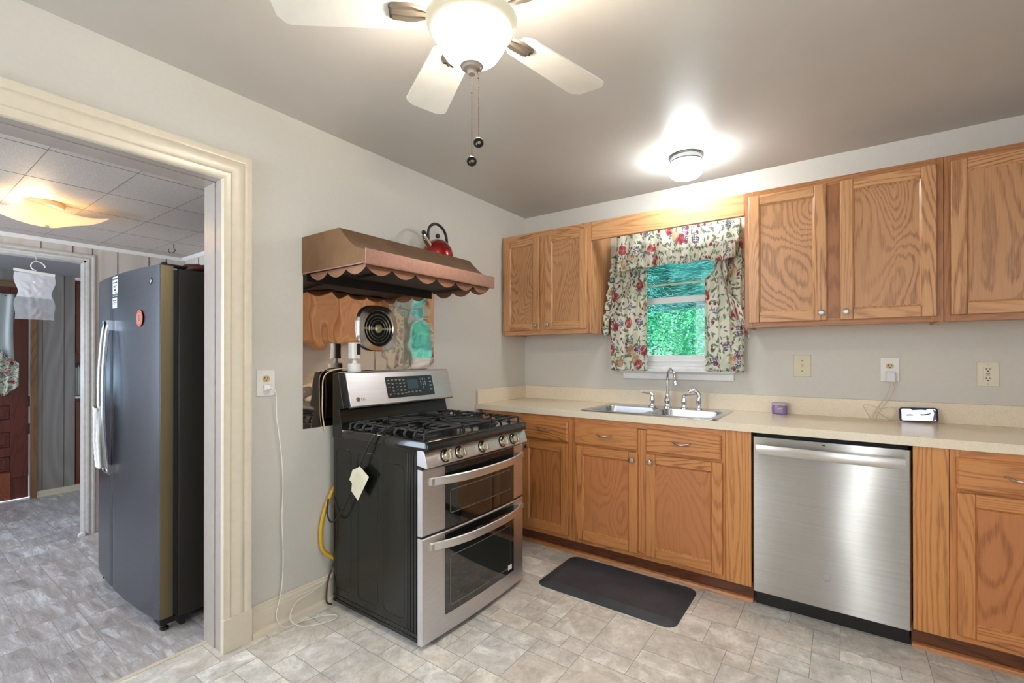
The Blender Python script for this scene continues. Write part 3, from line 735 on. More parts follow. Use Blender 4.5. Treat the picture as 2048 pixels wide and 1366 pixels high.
base_cab('oak base cabinet in the corner beside the stove', 0.040, 0.764, [(0.06, 0.345), (0.395, 0.739)], [(0.06, 0.345), (0.395, 0.745)], ((0.436, 0.661),))
base_cab('oak sink base cabinet with two doors under two drawer fronts', 0.766, 1.652, [(0.788, 1.189), (1.240, 1.633)], [(0.791, 1.191), (1.239, 1.640)], ((1.163, 0.661), (1.267, 0.661)))
base_cab('oak base cabinet right of the dishwasher cut by the photo edge', 2.500, 3.30, [(2.519, 2.885), (2.94, 3.27)], [(2.521, 2.885), (2.94, 3.27)])
tag(obj('filler_panel', MB().box(1.654, 1.772, BF-0.004, BF+0.012, 0.10, 0.875), ply, bevel=0.001), 'narrow oak filler panel left of the dishwasher', 'panel')
tag(obj('filler_panel', MB().box(2.386, 2.498, BF-0.004, BF+0.012, 0.10, 0.875), ply, bevel=0.001), 'narrow oak filler panel right of the dishwasher', 'panel')
for a, b, l in ((0.04, 1.772, 'dark toe board under the cabinets left of the dishwasher'), (2.386, 3.30, 'dark toe board under the cabinet right of the dishwasher')):
    tag(obj('toe_board', MB().box(a, b, -0.545, -0.53, 0.0, 0.099), oak_dark), l, 'board')
for a, b, l in ((0.04, 1.772, 'orange wooden floor moulding behind the black mat'), (2.386, 3.30, 'orange wooden floor moulding right of the dishwasher')):
    tag(obj('floor_moulding', MB().prism([(-0.546, 0), (-0.566, 0), (-0.566, 0.006), (-0.560, 0.015), (-0.546, 0.019)], 'x', a, b), oak_trim), l, 'moulding')

# countertop with backsplash
SX0, SX1, SY0, SY1 = 0.812, 1.592, -0.575, -0.098
t = thing('countertop', 'long beige speckled laminate countertop with low backsplash', 'countertop', (1.6, -0.3, 0.876))
mb = MB(); zt, zb, fy = 0.914, 0.876, -0.634
mb.box(0.001, SX0, fy+0.004, -0.001, zb, zt); mb.box(SX1, 3.30, fy+0.004, -0.001, zb, zt); mb.box(SX0, SX1, fy+0.004, SY0, zb, zt); mb.box(SX0, SX1, SY1, -0.001, zb, zt)
obj('worktop', mb, lam, t, smooth=False)
obj('front_edge', MB().box(0.001, 3.30, fy, fy+0.004, zb, zt+0.0004), lam, t, bevel=0.0012)
obj('backsplash', MB().box(0.0205, 3.30, -0.020, -0.0012, zt, 1.016), lam, t, bevel=0.002)
obj('backsplash', MB().box(0.001, 0.020, fy+0.004, -0.0012, zt, 1.016), lam, t, bevel=0.002)

# ------------------------------------------------------------------ sink and faucet
t = thing('kitchen_sink', 'double-bowl stainless steel drop-in sink below the window', 'sink', (1.2, -0.34, 0.915))
def bowl_loops(cx, cy, w, h):
    return [rrect(cx, cy, w+0.012, h+0.012, 0.052, 0.9205), rrect(cx, cy, w+0.004, h+0.004, 0.05, 0.9195), rrect(cx, cy, w, h, 0.05, 0.912),
            rrect(cx, cy, w-0.02, h-0.02, 0.05, 0.79), rrect(cx, cy, w-0.05, h-0.05, 0.05, 0.765), rrect(cx, cy, w-0.12, h-0.12, 0.04, 0.757), rrect(cx, cy, 0.06, 0.06, 0.028, 0.753)]
bw = [(1.012, -0.375, 0.345, 0.345), (1.392, -0.375, 0.345, 0.345)]
outer = [(a, b, 0.9205) for a, b, _ in rrect((SX0+SX1)/2, (SY0+SY1)/2, SX1-SX0+0.012, SY1-SY0+0.016, 0.03, 0)]
from mathutils.geometry import tessellate_polygon
def uniq(lp):
    out = []
    for p in lp:
        if not out or math.dist(p, out[-1]) > 1e-6: out.append(p)
    return out
rings_ = [uniq(outer)]+[uniq(bowl_loops(*w)[0])[::-1] for w in bw]
allp = [p for r_ in rings_ for p in r_]
mb = MB(); mb.add(allp, [list(t_) for t_ in tessellate_polygon([[Vector(p) for p in r_] for r_ in rings_])])
o1 = [(a, b, 0.9205) for a, b, _ in outer]
sc = lambda k, z: [(1.202+(a-1.202)*k[0], -0.3365+(b+0.3365)*k[1], z) for a, b, _ in outer]
mb.loft([o1, sc((1.012, 1.018), 0.9165), sc((1.014, 1.021), 0.9146), sc((1.0, 1.0), 0.9146)])
obj('rim', mb, steel_sink, t, ang=50)
for w in bw:
    b = obj('bowl', MB().loft(bowl_loops(*w), 0, False, True), steel_sink, t, ang=60)
    obj('drain', MB().lathe([(0.04, 0.0), (0.042, 0.003), (0.034, 0.003), (0.03, 0.0), (0.001, 0.0)], (w[0], w[1], 0.7575), 'z', 24), chrome, b)
t = thing('faucet', 'chrome high-arc faucet with two lever handles', 'faucet', (1.213, -0.14, 0.921))
body = [(0.027, 0), (0.027, 0.006), (0.021, 0.010), (0.018, 0.022), (0.022, 0.040), (0.022, 0.052), (0.015, 0.070), (0.0125, 0.085), (0.013, 0.092), (0.010, 0.096)]
obj('spout_base', MB().lathe(body, (1.213, -0.14, 0.921), 'z', 28), chrome, t)
pts = [(1.213, -0.14, 1.01), (1.213, -0.14, 1.09)] + [(1.213+0.040*(1-math.cos(a)), -0.14-0.055*(1-math.cos(a)), 1.105+0.068*math.sin(a)) for a in [math.radians(10*k) for k in range(0, 17)]] 
e = pts[-1]; pts += [(e[0]+0.003, e[1]-0.003, e[2]-0.02)]
obj('spout', MB().tube(pts, 0.0088, 16), chrome, t)
e = pts[-1]
obj('aerator', MB().tube([e, (e[0]+0.001, e[1]-0.001, e[2]-0.006), (e[0]+0.002, e[1]-0.002, e[2]-0.010), (e[0]+0.004, e[1]-0.003, e[2]-0.034)], lambda q: 0.010+0.003*(q > 0.4), 16), chrome, t)
for hx, sgn in ((1.113, -1), (1.318, 1)):
    obj('handle_base', MB().lathe([(0.024, 0), (0.024, 0.005), (0.017, 0.009), (0.0145, 0.02), (0.0175, 0.036), (0.0165, 0.052), (0.012, 0.066), (0.013, 0.070), (0.0125, 0.078), (0.006, 0.086)], (hx, -0.14, 0.921), 'z', 24), chrome, t)
    pl = catmull([(hx, -0.14, 1.000), (hx+sgn*0.012, -0.142, 1.007), (hx+sgn*0.03, -0.146, 1.009), (hx+sgn*0.062, -0.150, 1.012), (hx+sgn*0.07, -0.15, 1.016)], 6)
    obj('lever', MB().tube(pl, lambda q: (0.0085-0.004*math.sin(q*PI*0.5), 0.0095-0.003*q), 12), chrome, t)
t = thing('side_sprayer', 'chrome side sprayer at the right end of the sink deck', 'sprayer', (1.409, -0.14, 0.921))
obj('sprayer_base', MB().lathe([(0.022, 0), (0.022, 0.005), (0.015, 0.010), (0.013, 0.018), (0.016, 0.04), (0.017, 0.055)], (1.409, -0.14, 0.921), 'z', 24), chrome, t)
pl = catmull([(1.409, -0.14, 0.97), (1.410, -0.14, 1.0), (1.403, -0.142, 1.022), (1.385, -0.146, 1.036), (1.366, -0.15, 1.036), (1.352, -0.152, 1.026)], 6)
obj('spray_head', MB().tube(pl, lambda q: 0.016-0.006*q+0.003*(q > 0.85), 16), chrome, t)

# ------------------------------------------------------------------ gas range
RY0, RY1 = -1.820, -1.064
t = thing('gas_range', 'stainless and black double-oven gas range against the wall', 'stove', (0.37, -1.44, 0.0))
mb = MB()
mb.box(0.060, 0.665, RY0+0.004, RY1-0.004, 0.03, 0.852)
for k in range(4):                                                    # pressed ribs near the front edge
    x = 0.600+0.018*k; mb.box(x, x+0.007, RY0+0.001, RY0+0.004, 0.06, 0.835)
mb.box(0.060, 0.664, RY0+0.001, RY0+0.004, 0.03, 0.045); mb.box(0.060, 0.664, RY0+0.0015, RY0+0.004, 0.055, 0.066); mb.box(0.060, 0.664, RY0+0.001, RY0+0.004, 0.843, 0.852)
obj('range_body', mb, black_side, t, bevel=0.002)
def ring_x(x0, x1, z0, z1, y, w=0.0035, r=0.03):
    o_ = rrect((x0+x1)/2, (z0+z1)/2, x1-x0, z1-z0, r, y, 6, 'y'); i_ = rrect((x0+x1)/2, (z0+z1)/2, x1-x0-2*w, z1-z0-2*w, max(r-w, 0.004), y, 6, 'y')
    m_ = rrect((x0+x1)/2, (z0+z1)/2, x1-x0-w, z1-z0-w, r-w/2, y-0.0022, 6, 'y')
    return [o_, m_, i_]
for k, (a, b) in enumerate(((0.085, 0.205), (0.255, 0.405), (0.440, 0.585))):
    obj('pressed_panel', MB().loft(ring_x(a, b, 0.10, (0.80, 0.80, 0.775)[k], RY0+0.004)), black_side, t)
for x in (0.10, 0.62):
    for y in (RY0+0.05, RY1-0.05): obj('foot', MB().lathe([(0.014, 0), (0.016, 0.004), (0.009, 0.01), (0.009, 0.031)], (x, y, 0.0), 'z', 12), black_mt, t)
# back guard: slanted stainless console on a black riser
mb = MB(); mb.prism([(0.058, 0.852), (0.132, 0.852), (0.132, 0.90), (0.112, 0.984), (0.118, 0.992), (0.150, 0.996), (0.140, 1.03), (0.104, 1.166), (0.096, 1.170), (0.058, 1.170)], 'y', RY0, RY1)
obj('riser', mb, black_side, t, bevel=0.002)
mb = MB(); mb.prism([(0.163, 0.995), (0.168, 1.003), (0.122, 1.166), (0.112, 1.174), (0.060, 1.174), (0.060, 1.171), (0.104, 1.171), (0.150, 0.995)], 'y', RY0+0.03, RY1+0.01)
con = obj('console', mb, steel, t, bevel=0.004)
S0 = Vector((0.168, 0, 1.003)); S1 = Vector((0.122, 0, 1.166)); SD = (S1-S0); SL = SD.length; SD = SD.normalized(); SN = Vector((SD.z, 0, -SD.x))
def con_pt(y, s, h=0.0):
    p = S0 + SD*s + SN*h; return (p.x, y, p.z)
RC = Matrix(((0, SD.x, SN.x), (1, 0, 0), (0, SD.z, SN.z)))              # text on the console: x along +y, up along the slope
mb = MB(); a, b, c, d = -1.553, -1.205, 0.025, 0.143
pts = rrect((a+b)/2, (c+d)/2, b-a, d-c, 0.008, 0)
mb.loft([[con_pt(u, v, 0.0) for u, v, _ in pts], [con_pt(u, v, 0.0015) for u, v, _ in pts]], 0, False, True)
disp_m = plain('charcoal_display', rgb(44, 48, 52), 0.15, spec=0.6)
mark_m = plain('pale_print', rgb(186, 188, 188), 0.5)
dp = obj('control_display', mb, disp_m, t)
mb = MB(); a2, b2, c2, d2 = -1.405, -1.325, 0.070, 0.122
mb.loft([[con_pt(u, v, h) for u, v, _ in rrect((a2+b2)/2, (c2+d2)/2, b2-a2, d2-c2, 0.004, 0)] for h in (0.0015, 0.0020)], 0, False, True)
obj('clock_window', mb, plain('clock_glass', rgb(58, 78, 88), 0.06, spec=1), dp)
mb = MB(); rr = random.Random(2)
def dash(y, s, w, h=0.0022):
    mb.add([con_pt(y, s, 0.0019), con_pt(y+w, s, 0.0019), con_pt(y+w, s+h, 0.0019), con_pt(y, s+h, 0.0019)], [(0, 1, 2, 3)])
for k in range(5):
    for r in range(5):
        if rr.random() < 0.12: continue
        y = -1.542+0.0268*k; s = 0.046+0.0195*r; dash(y, s, 0.013+0.004*rr.random())
        if rr.random() < 0.6: dash(y+0.001, s-0.0042, 0.011)
for k in range(4): dash(-1.412+0.0285*k, 0.052, 0.017); dash(-1.410+0.0285*k, 0.047, 0.013, 0.0014)
obj('key_labels', mb, mark_m, dp, smooth=False); mb = MB()
for r in range(4): dash(-1.237, 0.062+0.022*r, 0.020); dash(-1.235, 0.057+0.022*r, 0.016)
obj('mode_labels', mb, mark_m, dp, smooth=False)
text_mesh('keypad_digits', '1  2  3\n4  5  6\n7  8  9\n   0', 0.0165, mark_m, dp, con_pt(-1.306, 0.117, 0.0018), RC, 0.0001)
# round maker's mark and letters
bmk = plain('mauve_print', rgb(120, 84, 84), 0.5)
lg = obj('round_logo', MB().lathe([(0.0115, 0.0), (0.0115, 0.0006), (0.0001, 0.0006)], (0, 0, 0), 'z', 24), bmk, t)
lg.data.transform(Matrix.Translation(-Vector(OFF[lg.name])) if False else Matrix.Identity(4))
bpy.data.objects.remove(lg)
mb = MB(); c0 = (-1.742, 0.034)
mb.loft([[con_pt(c0[0]+r*math.cos(2*PI*i/24), c0[1]+r*math.sin(2*PI*i/24), h) for i in range(24)] for r, h in ((0.0115, 0.0004), (0.0115, 0.001), (0.0001, 0.001))])
obj('round_logo', mb, bmk, t)
text_mesh('logo_letters', 'LG', 0.021, plain('grey_print', rgb(104, 100, 100), 0.5), t, con_pt(-1.725, 0.027, 0.0004), RC, 0.0003)
mb = MB()
for k in range(3): dash(-1.105, 0.040+0.012*k, 0.010)
obj('energy_mark', mb, plain('grey_print_two', rgb(120, 120, 120), 0.5), t, smooth=False)
# rear face vents (seen in the copper sheet)
mb = MB().box(0.052, 0.058, RY0+0.03, RY1-0.03, 0.93, 1.165)
for k in range(6): mb.box(0.049, 0.052, RY0+0.10, RY0+0.22, 1.06+0.014*k, 1.066+0.014*k)
obj('rear_cover', mb, plain('rear_sheet_metal', rgb(120, 104, 88), 0.4, 0.7), t, bevel=0.001)
# cooktop
ctop = rrect(0.4265, (RY0+RY1)/2, 0.601, RY1-RY0, 0.012, 0)
ct = [[(a, b, 0.853) for a, b, _ in ctop], [(a, b, 0.889) for a, b, _ in ctop]]
def sh(dx, z): return [(0.4265+(a-0.4265)*(1-dx/0.30), (RY0+RY1)/2+(b-(RY0+RY1)/2)*(1-dx/0.378), z) for a, b, _ in ctop]
ct += [sh(0.004, 0.894), sh(0.012, 0.896), sh(0.022, 0.895), sh(0.030, 0.889), sh(0.034, 0.887)]
ck = obj('cooktop', MB().loft(ct, 0, True, True), black_gl, t, ang=50)
burners = [(0.56, -1.665, 0.040), (0.27, -1.665, 0.036), (0.42, -1.442, 0.044), (0.56, -1.215, 0.046), (0.27, -1.215, 0.034)]
for x, y, r in burners:
    b = obj('burner', MB().lathe([(r+0.022, 0), (r+0.018, 0.004), (r+0.006, 0.006), (r+0.004, 0.012), (0.001, 0.012)], (x, y, 0.887), 'z', 28), plain('burner_base', rgb(60, 60, 60), 0.4, 0.6), t)
    obj('burner_cap', MB().lathe([(r, 0), (r+0.002, 0.004), (r-0.002, 0.009), (0.001, 0.010)], (x, y, 0.899), 'z', 28), plain('cap_enamel', rgb(34, 36, 38), 0.3), b)
# three cast iron grates
def finger(mb, p, q, w=0.0058, h=0.0075, drop=True, z=0.924):
    """bar from rim p to the centre q, its outer end turned down to the cooktop"""
    p = Vector((p[0], p[1], z)); q = Vector((q[0], q[1], z)); d = (p-q).normalized()
    pts = [q, p-d*0.022, p-d*0.008+Vector((0, 0, -0.004)), p+Vector((0, 0, -0.014)), p-d*0.002+Vector((0, 0, -0.026)), p-d*0.012+Vector((0, 0, -0.036))] if drop else [q, p]
    mb.tube(pts, (h, w), 8)
gy = [(-1.800, -1.560), (-1.553, -1.331), (-1.324, -1.084)]
for gi, (a, b) in enumerate(gy):
    mb = MB(); xa, xb = 0.165, 0.690; m = (a+b)/2; z = 0.924
    hx = [0.27, 0.56] if gi != 1 else [0.42]
    # straight spine bars
    if gi != 1:
        mb.tube([(xa+0.02, m-0.05*0, z), (0.215, m, z)], (0.007, 0.0048), 8)
        edge = a+0.006 if gi == 0 else b-0.006; inn = b-0.006 if gi == 0 else a+0.006
        mb.tube([(xa+0.012, inn, z), (xb-0.012, inn, z)], (0.007, 0.0050), 8)
        for x in [0.205, 0.27, 0.335, 0.415, 0.495, 0.56, 0.625]:
            cx = min(hx, key=lambda q: abs(q-x)); r = 0.052
            dy = max(0.012, r-0.6*abs(x-cx)) if abs(x-cx) < 0.075 else 0.0
            if dy: finger(mb, (x, edge), (cx+(x-cx)*0.7, m-(0.042 if gi == 0 else -0.042))); mb.tube([(x, inn, z), (cx+(x-cx)*0.7, m+(0.042 if gi == 0 else -0.042), z)], (0.007, 0.0048), 8)
            else: finger(mb, (x, edge), (x, inn), drop=True)
        for x in (xa+0.004, xb-0.004):
            pts = [(x, inn, z), (x, m, z), (x, edge, z)]
            mb.tube([(x, inn, z), (x, edge+(0.03 if gi == 0 else -0.03), z), (x, edge, z-0.004), (x, edge, z-0.042)], (0.007, 0.005), 8)
            mb.tube([(x, inn, z), (x, inn, z-0.042)], (0.005, 0.005), 8)
        for x in hx: mb.tube([(x-0.055, m, z), (x-0.1, m, z)], (0.007, 0.0048), 8); mb.tube([(x+0.055, m, z), (x+0.1, m, z)], (0.007, 0.0048), 8)
        mb.tube([(hx[0]-0.1, edge+(0.02 if gi == 0 else -0.02), z), (hx[1]+0.1, edge+(0.02 if gi == 0 else -0.02), z)], (0.005, 0.004), 8)
    else:
        for y in (a+0.006, b-0.006): mb.tube([(xa+0.005, y, z), (xb-0.005, y, z)], (0.007, 0.005), 8)
        for x in (xa+0.004, xb-0.004): mb.tube([(x, a+0.006, z), (x, b-0.006, z)], (0.007, 0.005), 8)
        for x in (xa+0.004, xb-0.004):
            for y in (a+0.008, b-0.008): mb.tube([(x, y, z), (x, y, z-0.042)], (0.005, 0.005), 8)
        for k in range(8):
            th = 2*PI*k/8+PI/8; dx, dy = math.cos(th), math.sin(th)
            s_ = min(0.25/abs(dx), ((b-a)/2-0.006)/abs(dy))
            mb.tube([(0.42+dx*0.035, m+dy*0.035, z), (0.42+dx*s_, m+dy*s_, z)], (0.007, 0.0048), 8)
        mb.tube([(0.455, m, z), (xb-0.005, m, z)], (0.007, 0.0048), 8); mb.tube([(0.385, m, z), (xa+0.005, m, z)], (0.007, 0.0048), 8)
    tag_g = obj('grate', mb, cast_iron, t, ang=60)
# slanted knob panel
mb = MB(); mb.prism([(0.665, 0.785), (0.722, 0.778), (0.728, 0.783), (0.708, 0.848), (0.702, 0.853), (0.665, 0.853)], 'y', RY0+0.001, RY1+0.004)
obj('knob_panel', mb, steel, t, bevel=0.003)
KN = Vector((0.956, 0, 0.294)).normalized()
for y in (-1.700, -1.607, -1.443, -1.279, -1.186):
    c = Vector((0.719, y, 0.815)); U = Vector((0, 1, 0)); Vv = KN.cross(U)
    def ring(r, h, n=28): return [tuple(c + KN*h + U*(r*math.cos(2*PI*i/n)) + Vv*(r*math.sin(2*PI*i/n))) for i in range(n)]
    kb = obj('control_knob', MB().loft([ring(0.0245, 0), ring(0.0245, 0.004), ring(0.0215, 0.006), ring(0.0215, 0.020), ring(0.0195, 0.024), ring(0.0001, 0.024)]), knob_m, t)
    g = MB(); hw, hl = 0.0075, 0.0205
    q0 = [(-hl*0.2, -hw), (hl, -hw), (hl, hw), (-hl*0.2, hw)]
    def bar(s, h): return [tuple(c+KN*h+Vv*(-u*s)+U*(w*s)) for u, w in [(-hl, -hw), (hl, -hw), (hl, hw), (-hl, hw)]]
    obj('grip', MB().loft([bar(1, 0.022), bar(0.98, 0.036), bar(0.9, 0.039)], 0, True, True), knob_m, kb, bevel=0.0015)
    obj('black_ring', MB().loft([ring(0.029, -0.001), ring(0.029, 0.0012), ring(0.02, 0.0012)]), black_mt, kb)
# oven doors, their outer face gently bowed
def bow(y): u = (y-(RY0+RY1)/2)/0.378; return 0.016*(1-u*u)
def oven_door(z0, z1, wz0, wz1, gz0, gz1, hz, hang):
    mb = MB(); n = 18; ys = [lerp(RY0+0.003, RY1+0.002, i/n) for i in range(n+1)]
    face = 0.697
    loops = []
    for y in ys: loops.append([(0.668, y, z0), (face+bow(y)-0.004, y, z0), (face+bow(y), y, z0+0.005), (face+bow(y), y, z1-0.005), (face+bow(y)-0.004, y, z1), (0.668, y, z1)])
    mb.loft(loops, 0, True, True)
    d = obj('oven_door', mb, steel, t, ang=30)
    y0, y1 = -1.688, -1.160; n = 14
    mb = MB(); loops = [[(face+bow(y)-0.001, y, gz0), (face+bow(y)+0.0018, y, gz0), (face+bow(y)+0.0018, y, gz1), (face+bow(y)-0.001, y, gz1)] for y in [lerp(y0, y1, i/n) for i in range(n+1)]]
    mb.loft(loops, 0, True, True); g = obj('door_glass', mb, oven_glass, d)
    ctr, hh = (y0+y1)/2, (wz0+wz1)/2
    n = 40; pts = []; pi = []
    for (w_, h_, r_, dst) in ((y1-y0-0.055, wz1-wz0, 0.014, pts), (y1-y0-0.063, wz1-wz0-0.008, 0.011, pi)):
        q = rrect(0, 0, w_, h_, r_, 0, 5)
        for k_ in range(len(q)):
            p_, q_ = q[k_], q[(k_+1) % len(q)]; m_ = 14 if math.dist(p_, q_) > 0.05 else 1
            for i_ in range(m_): dst.append((ctr+lerp(p_[0], q_[0], i_/m_), hh+lerp(p_[1], q_[1], i_/m_), 0))
    mb = MB(); ya, yb = ctr-(y1-y0-0.063)/2, ctr+(y1-y0-0.063)/2
    mb.loft([[(face+bow(y)+0.001, y, wz0+0.004), (face+bow(y)+0.0024, y, wz0+0.004), (face+bow(y)+0.0024, y, wz1-0.004), (face+bow(y)+0.001, y, wz1-0.004)] for y in [lerp(ya, yb, i/14) for i in range(15)]], 0, True, True)
    obj('oven_window', mb, oven_inner, d)
    obj('window_trim', MB().loft([[(face+bow(a)+0.0020, a, b) for a, b, _ in pts], [(face+bow(a)+0.0030, a, b) for a, b, _ in pts], [(face+bow(a)+0.0030, a, b) for a, b, _ in pi], [(face+bow(a)+0.0020, a, b) for a, b, _ in pi]]), plain('window_trim_grey', rgb(120, 118, 104), 0.3, 0.5), d)
    # bowed strap handle
    n = 22; loops = []
    for i in range(n+1):
        u = -1+2*i/n; y = ctr+0.353*u; prot = 0.052*(1-abs(u)**3.2)+0.006
        x = face+bow(y)*0.6+prot; th = 0.010; hgt = 0.0165*(1-0.12*abs(u)**4)
        zz = hz - 0.004*(1-u*u)
        loops.append([(x, y, zz-hgt), (x, y, zz+hgt), (x-th*0.4, y, zz+hgt+0.004), (x-th, y, zz+hgt), (x-th, y, zz-hgt), (x-th*0.4, y, zz-hgt-0.002)])
    h = MB().loft(loops, 0, True, True)
    for s_ in (-1, 1):
        y = ctr+0.340*s_; h.box(face-0.002+bow(y), face+0.012+bow(y), y-0.012, y+0.012, hz-0.013, hz+0.013)
    obj('door_handle', h, steel_h, d, ang=40)
    return d
d = oven_door(0.485, 0.768, 0.548, 0.655, 0.487, 0.690, 0.712, 0)
mb = MB()
for k in range(4): 
    n = 10; mb.loft([[(0.697+bow(y)+0.0005, y, 0.728+0.009*k), (0.697+bow(y)+0.003, y, 0.729+0.009*k), (0.697+bow(y)+0.003, y, 0.732+0.009*k), (0.697+bow(y)+0.0005, y, 0.734+0.009*k)] for y in [lerp(-1.688, -1.160, i/n) for i in range(n+1)]], 0, True, True)
mb.loft([[(0.697+bow(y)-0.001, y, 0.690), (0.697+bow(y)+0.001, y, 0.690), (0.697+bow(y)+0.001, y, 0.766), (0.697+bow(y)-0.001, y, 0.766)] for y in [lerp(-1.688, -1.160, i/10) for i in range(11)]], 0, True, True)
obj('vent_grille', mb, black_gl, d)
d = oven_door(0.022, 0.476, 0.135, 0.360, 0.106, 0.470, 0.432, 0)
obj('door_sticker', MB().box(0.7125, 0.7132, -1.222, -1.188, 0.128, 0.153), white_pl, d)
obj('door_gap', MB().box(0.66, 0.690, RY0+0.006, RY1-0.004, 0.474, 0.487), black_mt, t)
obj('panel_gap', MB().box(0.66, 0.690, RY0+0.006, RY1-0.004, 0.766, 0.786), black_mt, t)

# small white camera, cords and hoses around the range
t = thing('security_camera', 'small white indoor camera standing on top of the stove console', 'camera', (0.085, -1.71, 1.1745))
obj('camera_base', MB().lathe([(0.033, 0), (0.034, 0.003), (0.034, 0.038), (0.031, 0.042), (0.001, 0.043)], (0.084, -1.710, 1.1745), 'z', 32), white_pl, t)
obj('neck', MB().tube([(0.084, -1.710, 1.216), (0.084, -1.710, 1.240)], lambda q: 0.013-0.006*q, 14), white_pl, t)
cb = obj('camera_body', MB().loft([[(a, b, z) for a, b, _ in rrect(0.084, -1.711, 0.046, 0.052, 0.012, 0)] for z in (1.240, 1.324)], 0, True, True), white_pl, t, bevel=0.003)
obj('camera_face', MB().box(0.1068, 0.1080, -1.714, -1.690, 1.262, 1.318), black_gl, cb, bevel=0.002)
white_cord = plain('white_cord_rubber', rgb(232, 228, 220), 0.5)
def cord(label, pts, r, m, name='cord', k=8, cat='cord', flat=None):
    return tag(obj(name, MB().tube(catmull(pts, k), flat or r, 8), m), label, cat)
cord('pale cord running from the little camera down behind the stove', [(0.046, -1.712, 1.19), (0.030, -1.79, 1.185), (0.018, -1.842, 1.150), (0.014, -1.848, 1.05), (0.012, -1.846, 0.96), (0.014, -1.835, 0.88)], 0.003, plain('peach_cord', rgb(226, 200, 164), 0.5))
cord('black flexible cord lying over the burners and hanging down the stove side',
     [(0.50, -1.17, 0.939), (0.52, -1.28, 0.942), (0.47, -1.42, 0.941), (0.43, -1.58, 0.941), (0.46, -1.72, 0.940), (0.455, -1.805, 0.922), (0.400, -1.835, 0.885), (0.335, -1.842, 0.79), (0.288, -1.842, 0.70), (0.245, -1.842, 0.62), (0.19, -1.842, 0.53), (0.130, -1.850, 0.455), (0.085, -1.852, 0.44), (0.055, -1.848, 0.48), (0.045, -1.835, 0.54)], 0.0042, black_rub)
tg = plain('cream_paper_tag', rgb(216, 211, 184), 0.7)
pt = [(0.262, 0.716), (0.318, 0.741), (0.384, 0.702), (0.303, 0.580), (0.254, 0.616), (0.258, 0.655), (0.238, 0.667)]
tgo = tag(obj('paper_tag', MB().prism([(a, b) for a, b in pt][::-1], 'y', -1.8495, -1.8485), tg, smooth=False), 'cream paper tag tied to the black cord on the stove side', 'tag')
mb = MB()
for k in range(9):
    u = 0.012+0.011*k; a = Vector((0.30+u*0.62-0.01, 0, 0.722-u*0.40)); dd = Vector((-0.045, 0, -0.085))
    q = a+dd*(0.9 if k < 6 else 0.6)
    n_ = Vector((0.0008, 0, -0.0004))
    mb.add([(a.x, -1.8498, a.z), (a.x+n_.x, -1.8498, a.z+n_.z), (q.x+n_.x, -1.8498, q.z+n_.z), (q.x, -1.8498, q.z)], [(0, 1, 2, 3)])
obj('printed_lines', mb, plain('faint_print', rgb(150, 144, 116), 0.7), tgo, smooth=False)
yl = plain('yellow_hose_coating', rgb(206, 164, 30), 0.45)
tag(obj('gas_hose', MB().tube(catmull([(0.030, -1.78, 0.60), (0.026, -1.825, 0.52), (0.024, -1.855, 0.43), (0.024, -1.862, 0.35), (0.028, -1.850, 0.28), (0.040, -1.800, 0.23)], 8), 0.010, 12), yl), 'yellow coated gas hose looping out behind the stove', 'hose')
cord('brown cord hanging behind the stove down to the baseboard', [(0.045, -1.80, 0.22), (0.044, -1.826, 0.16), (0.046, -1.842, 0.10), (0.050, -1.846, 0.03), (0.052, -1.82, 0.007)], 0.0045, plain('brown_cord', rgb(72, 50, 30), 0.5))

# ------------------------------------------------------------------ copper sheet, wall fan, hood, kettle
tag(obj('copper_backsplash', MB().box(0.0006, 0.0022, -1.945, -1.057, 0.898, 1.652), mirror_cu, smooth=False), 'polished copper sheet on the wall behind the stove', 'backsplash')
t = thing('exhaust_fan', 'square chrome wall exhaust fan on the copper sheet', 'fan', (0.01, -1.503, 1.287))
fy_, fz_ = -1.503, 1.409
def sq(w, x, p=2.9, n=48):
    out = []
    for i in range(n):
        a = 2*PI*i/n; ca, sa = math.cos(a), math.sin(a); r = (abs(ca)**p+abs(sa)**p)**(-1/p)
        out.append((x, fy_+w*0.5*r*ca, fz_+w*0.47*r*sa))
    return out
def circ(r, x, n=48): return [(x, fy_+r*math.cos(2*PI*i/n), fz_+r*math.sin(2*PI*i/n)) for i in range(n)]
obj('cover_plate', MB().loft([sq(0.276, 0.0023), sq(0.276, 0.008), sq(0.262, 0.018), circ(0.102, 0.024), circ(0.098, 0.020), circ(0.096, 0.006)]), plain('fan_chrome', rgb(206, 206, 206), 0.16, 1), t, ang=40)
obj('dark_throat', MB().loft([circ(0.096, 0.006), circ(0.0001, 0.005)]), plain('throat_black', rgb(12, 10, 9), 0.8), t)
mb = MB()
for r in (0.044, 0.060, 0.078): mb.loft([circ(r, 0.014), circ(r+0.003, 0.018), circ(r+0.006, 0.014), circ(r+0.003, 0.010), circ(r, 0.014)])
mb.box(0.010, 0.016, fy_-0.096, fy_+0.096, fz_-0.006, fz_+0.006)
obj('ring_grille', mb, plain('grille_metal', rgb(178, 172, 156), 0.3, 0.9), t)
obj('hub', MB().lathe([(0.024, 0), (0.024, 0.010), (0.018, 0.015), (0.008, 0.016), (0.007, 0.012), (0.0001, 0.012)], (0.008, fy_, fz_), 'x', 32), plain('hub_metal', rgb(196, 186, 146), 0.35, 0.6), t)
obj('pull_cord', MB().tube([(0.022, -1.515, 1.335), (0.010, -1.517, 1.30), (0.006, -1.519, 1.20), (0.0055, -1.519, 1.176)], 0.0013, 6).tube([(0.026, -1.513, 1.36), (0.024, -1.515, 1.335)], 0.002, 6), black_mt, t)

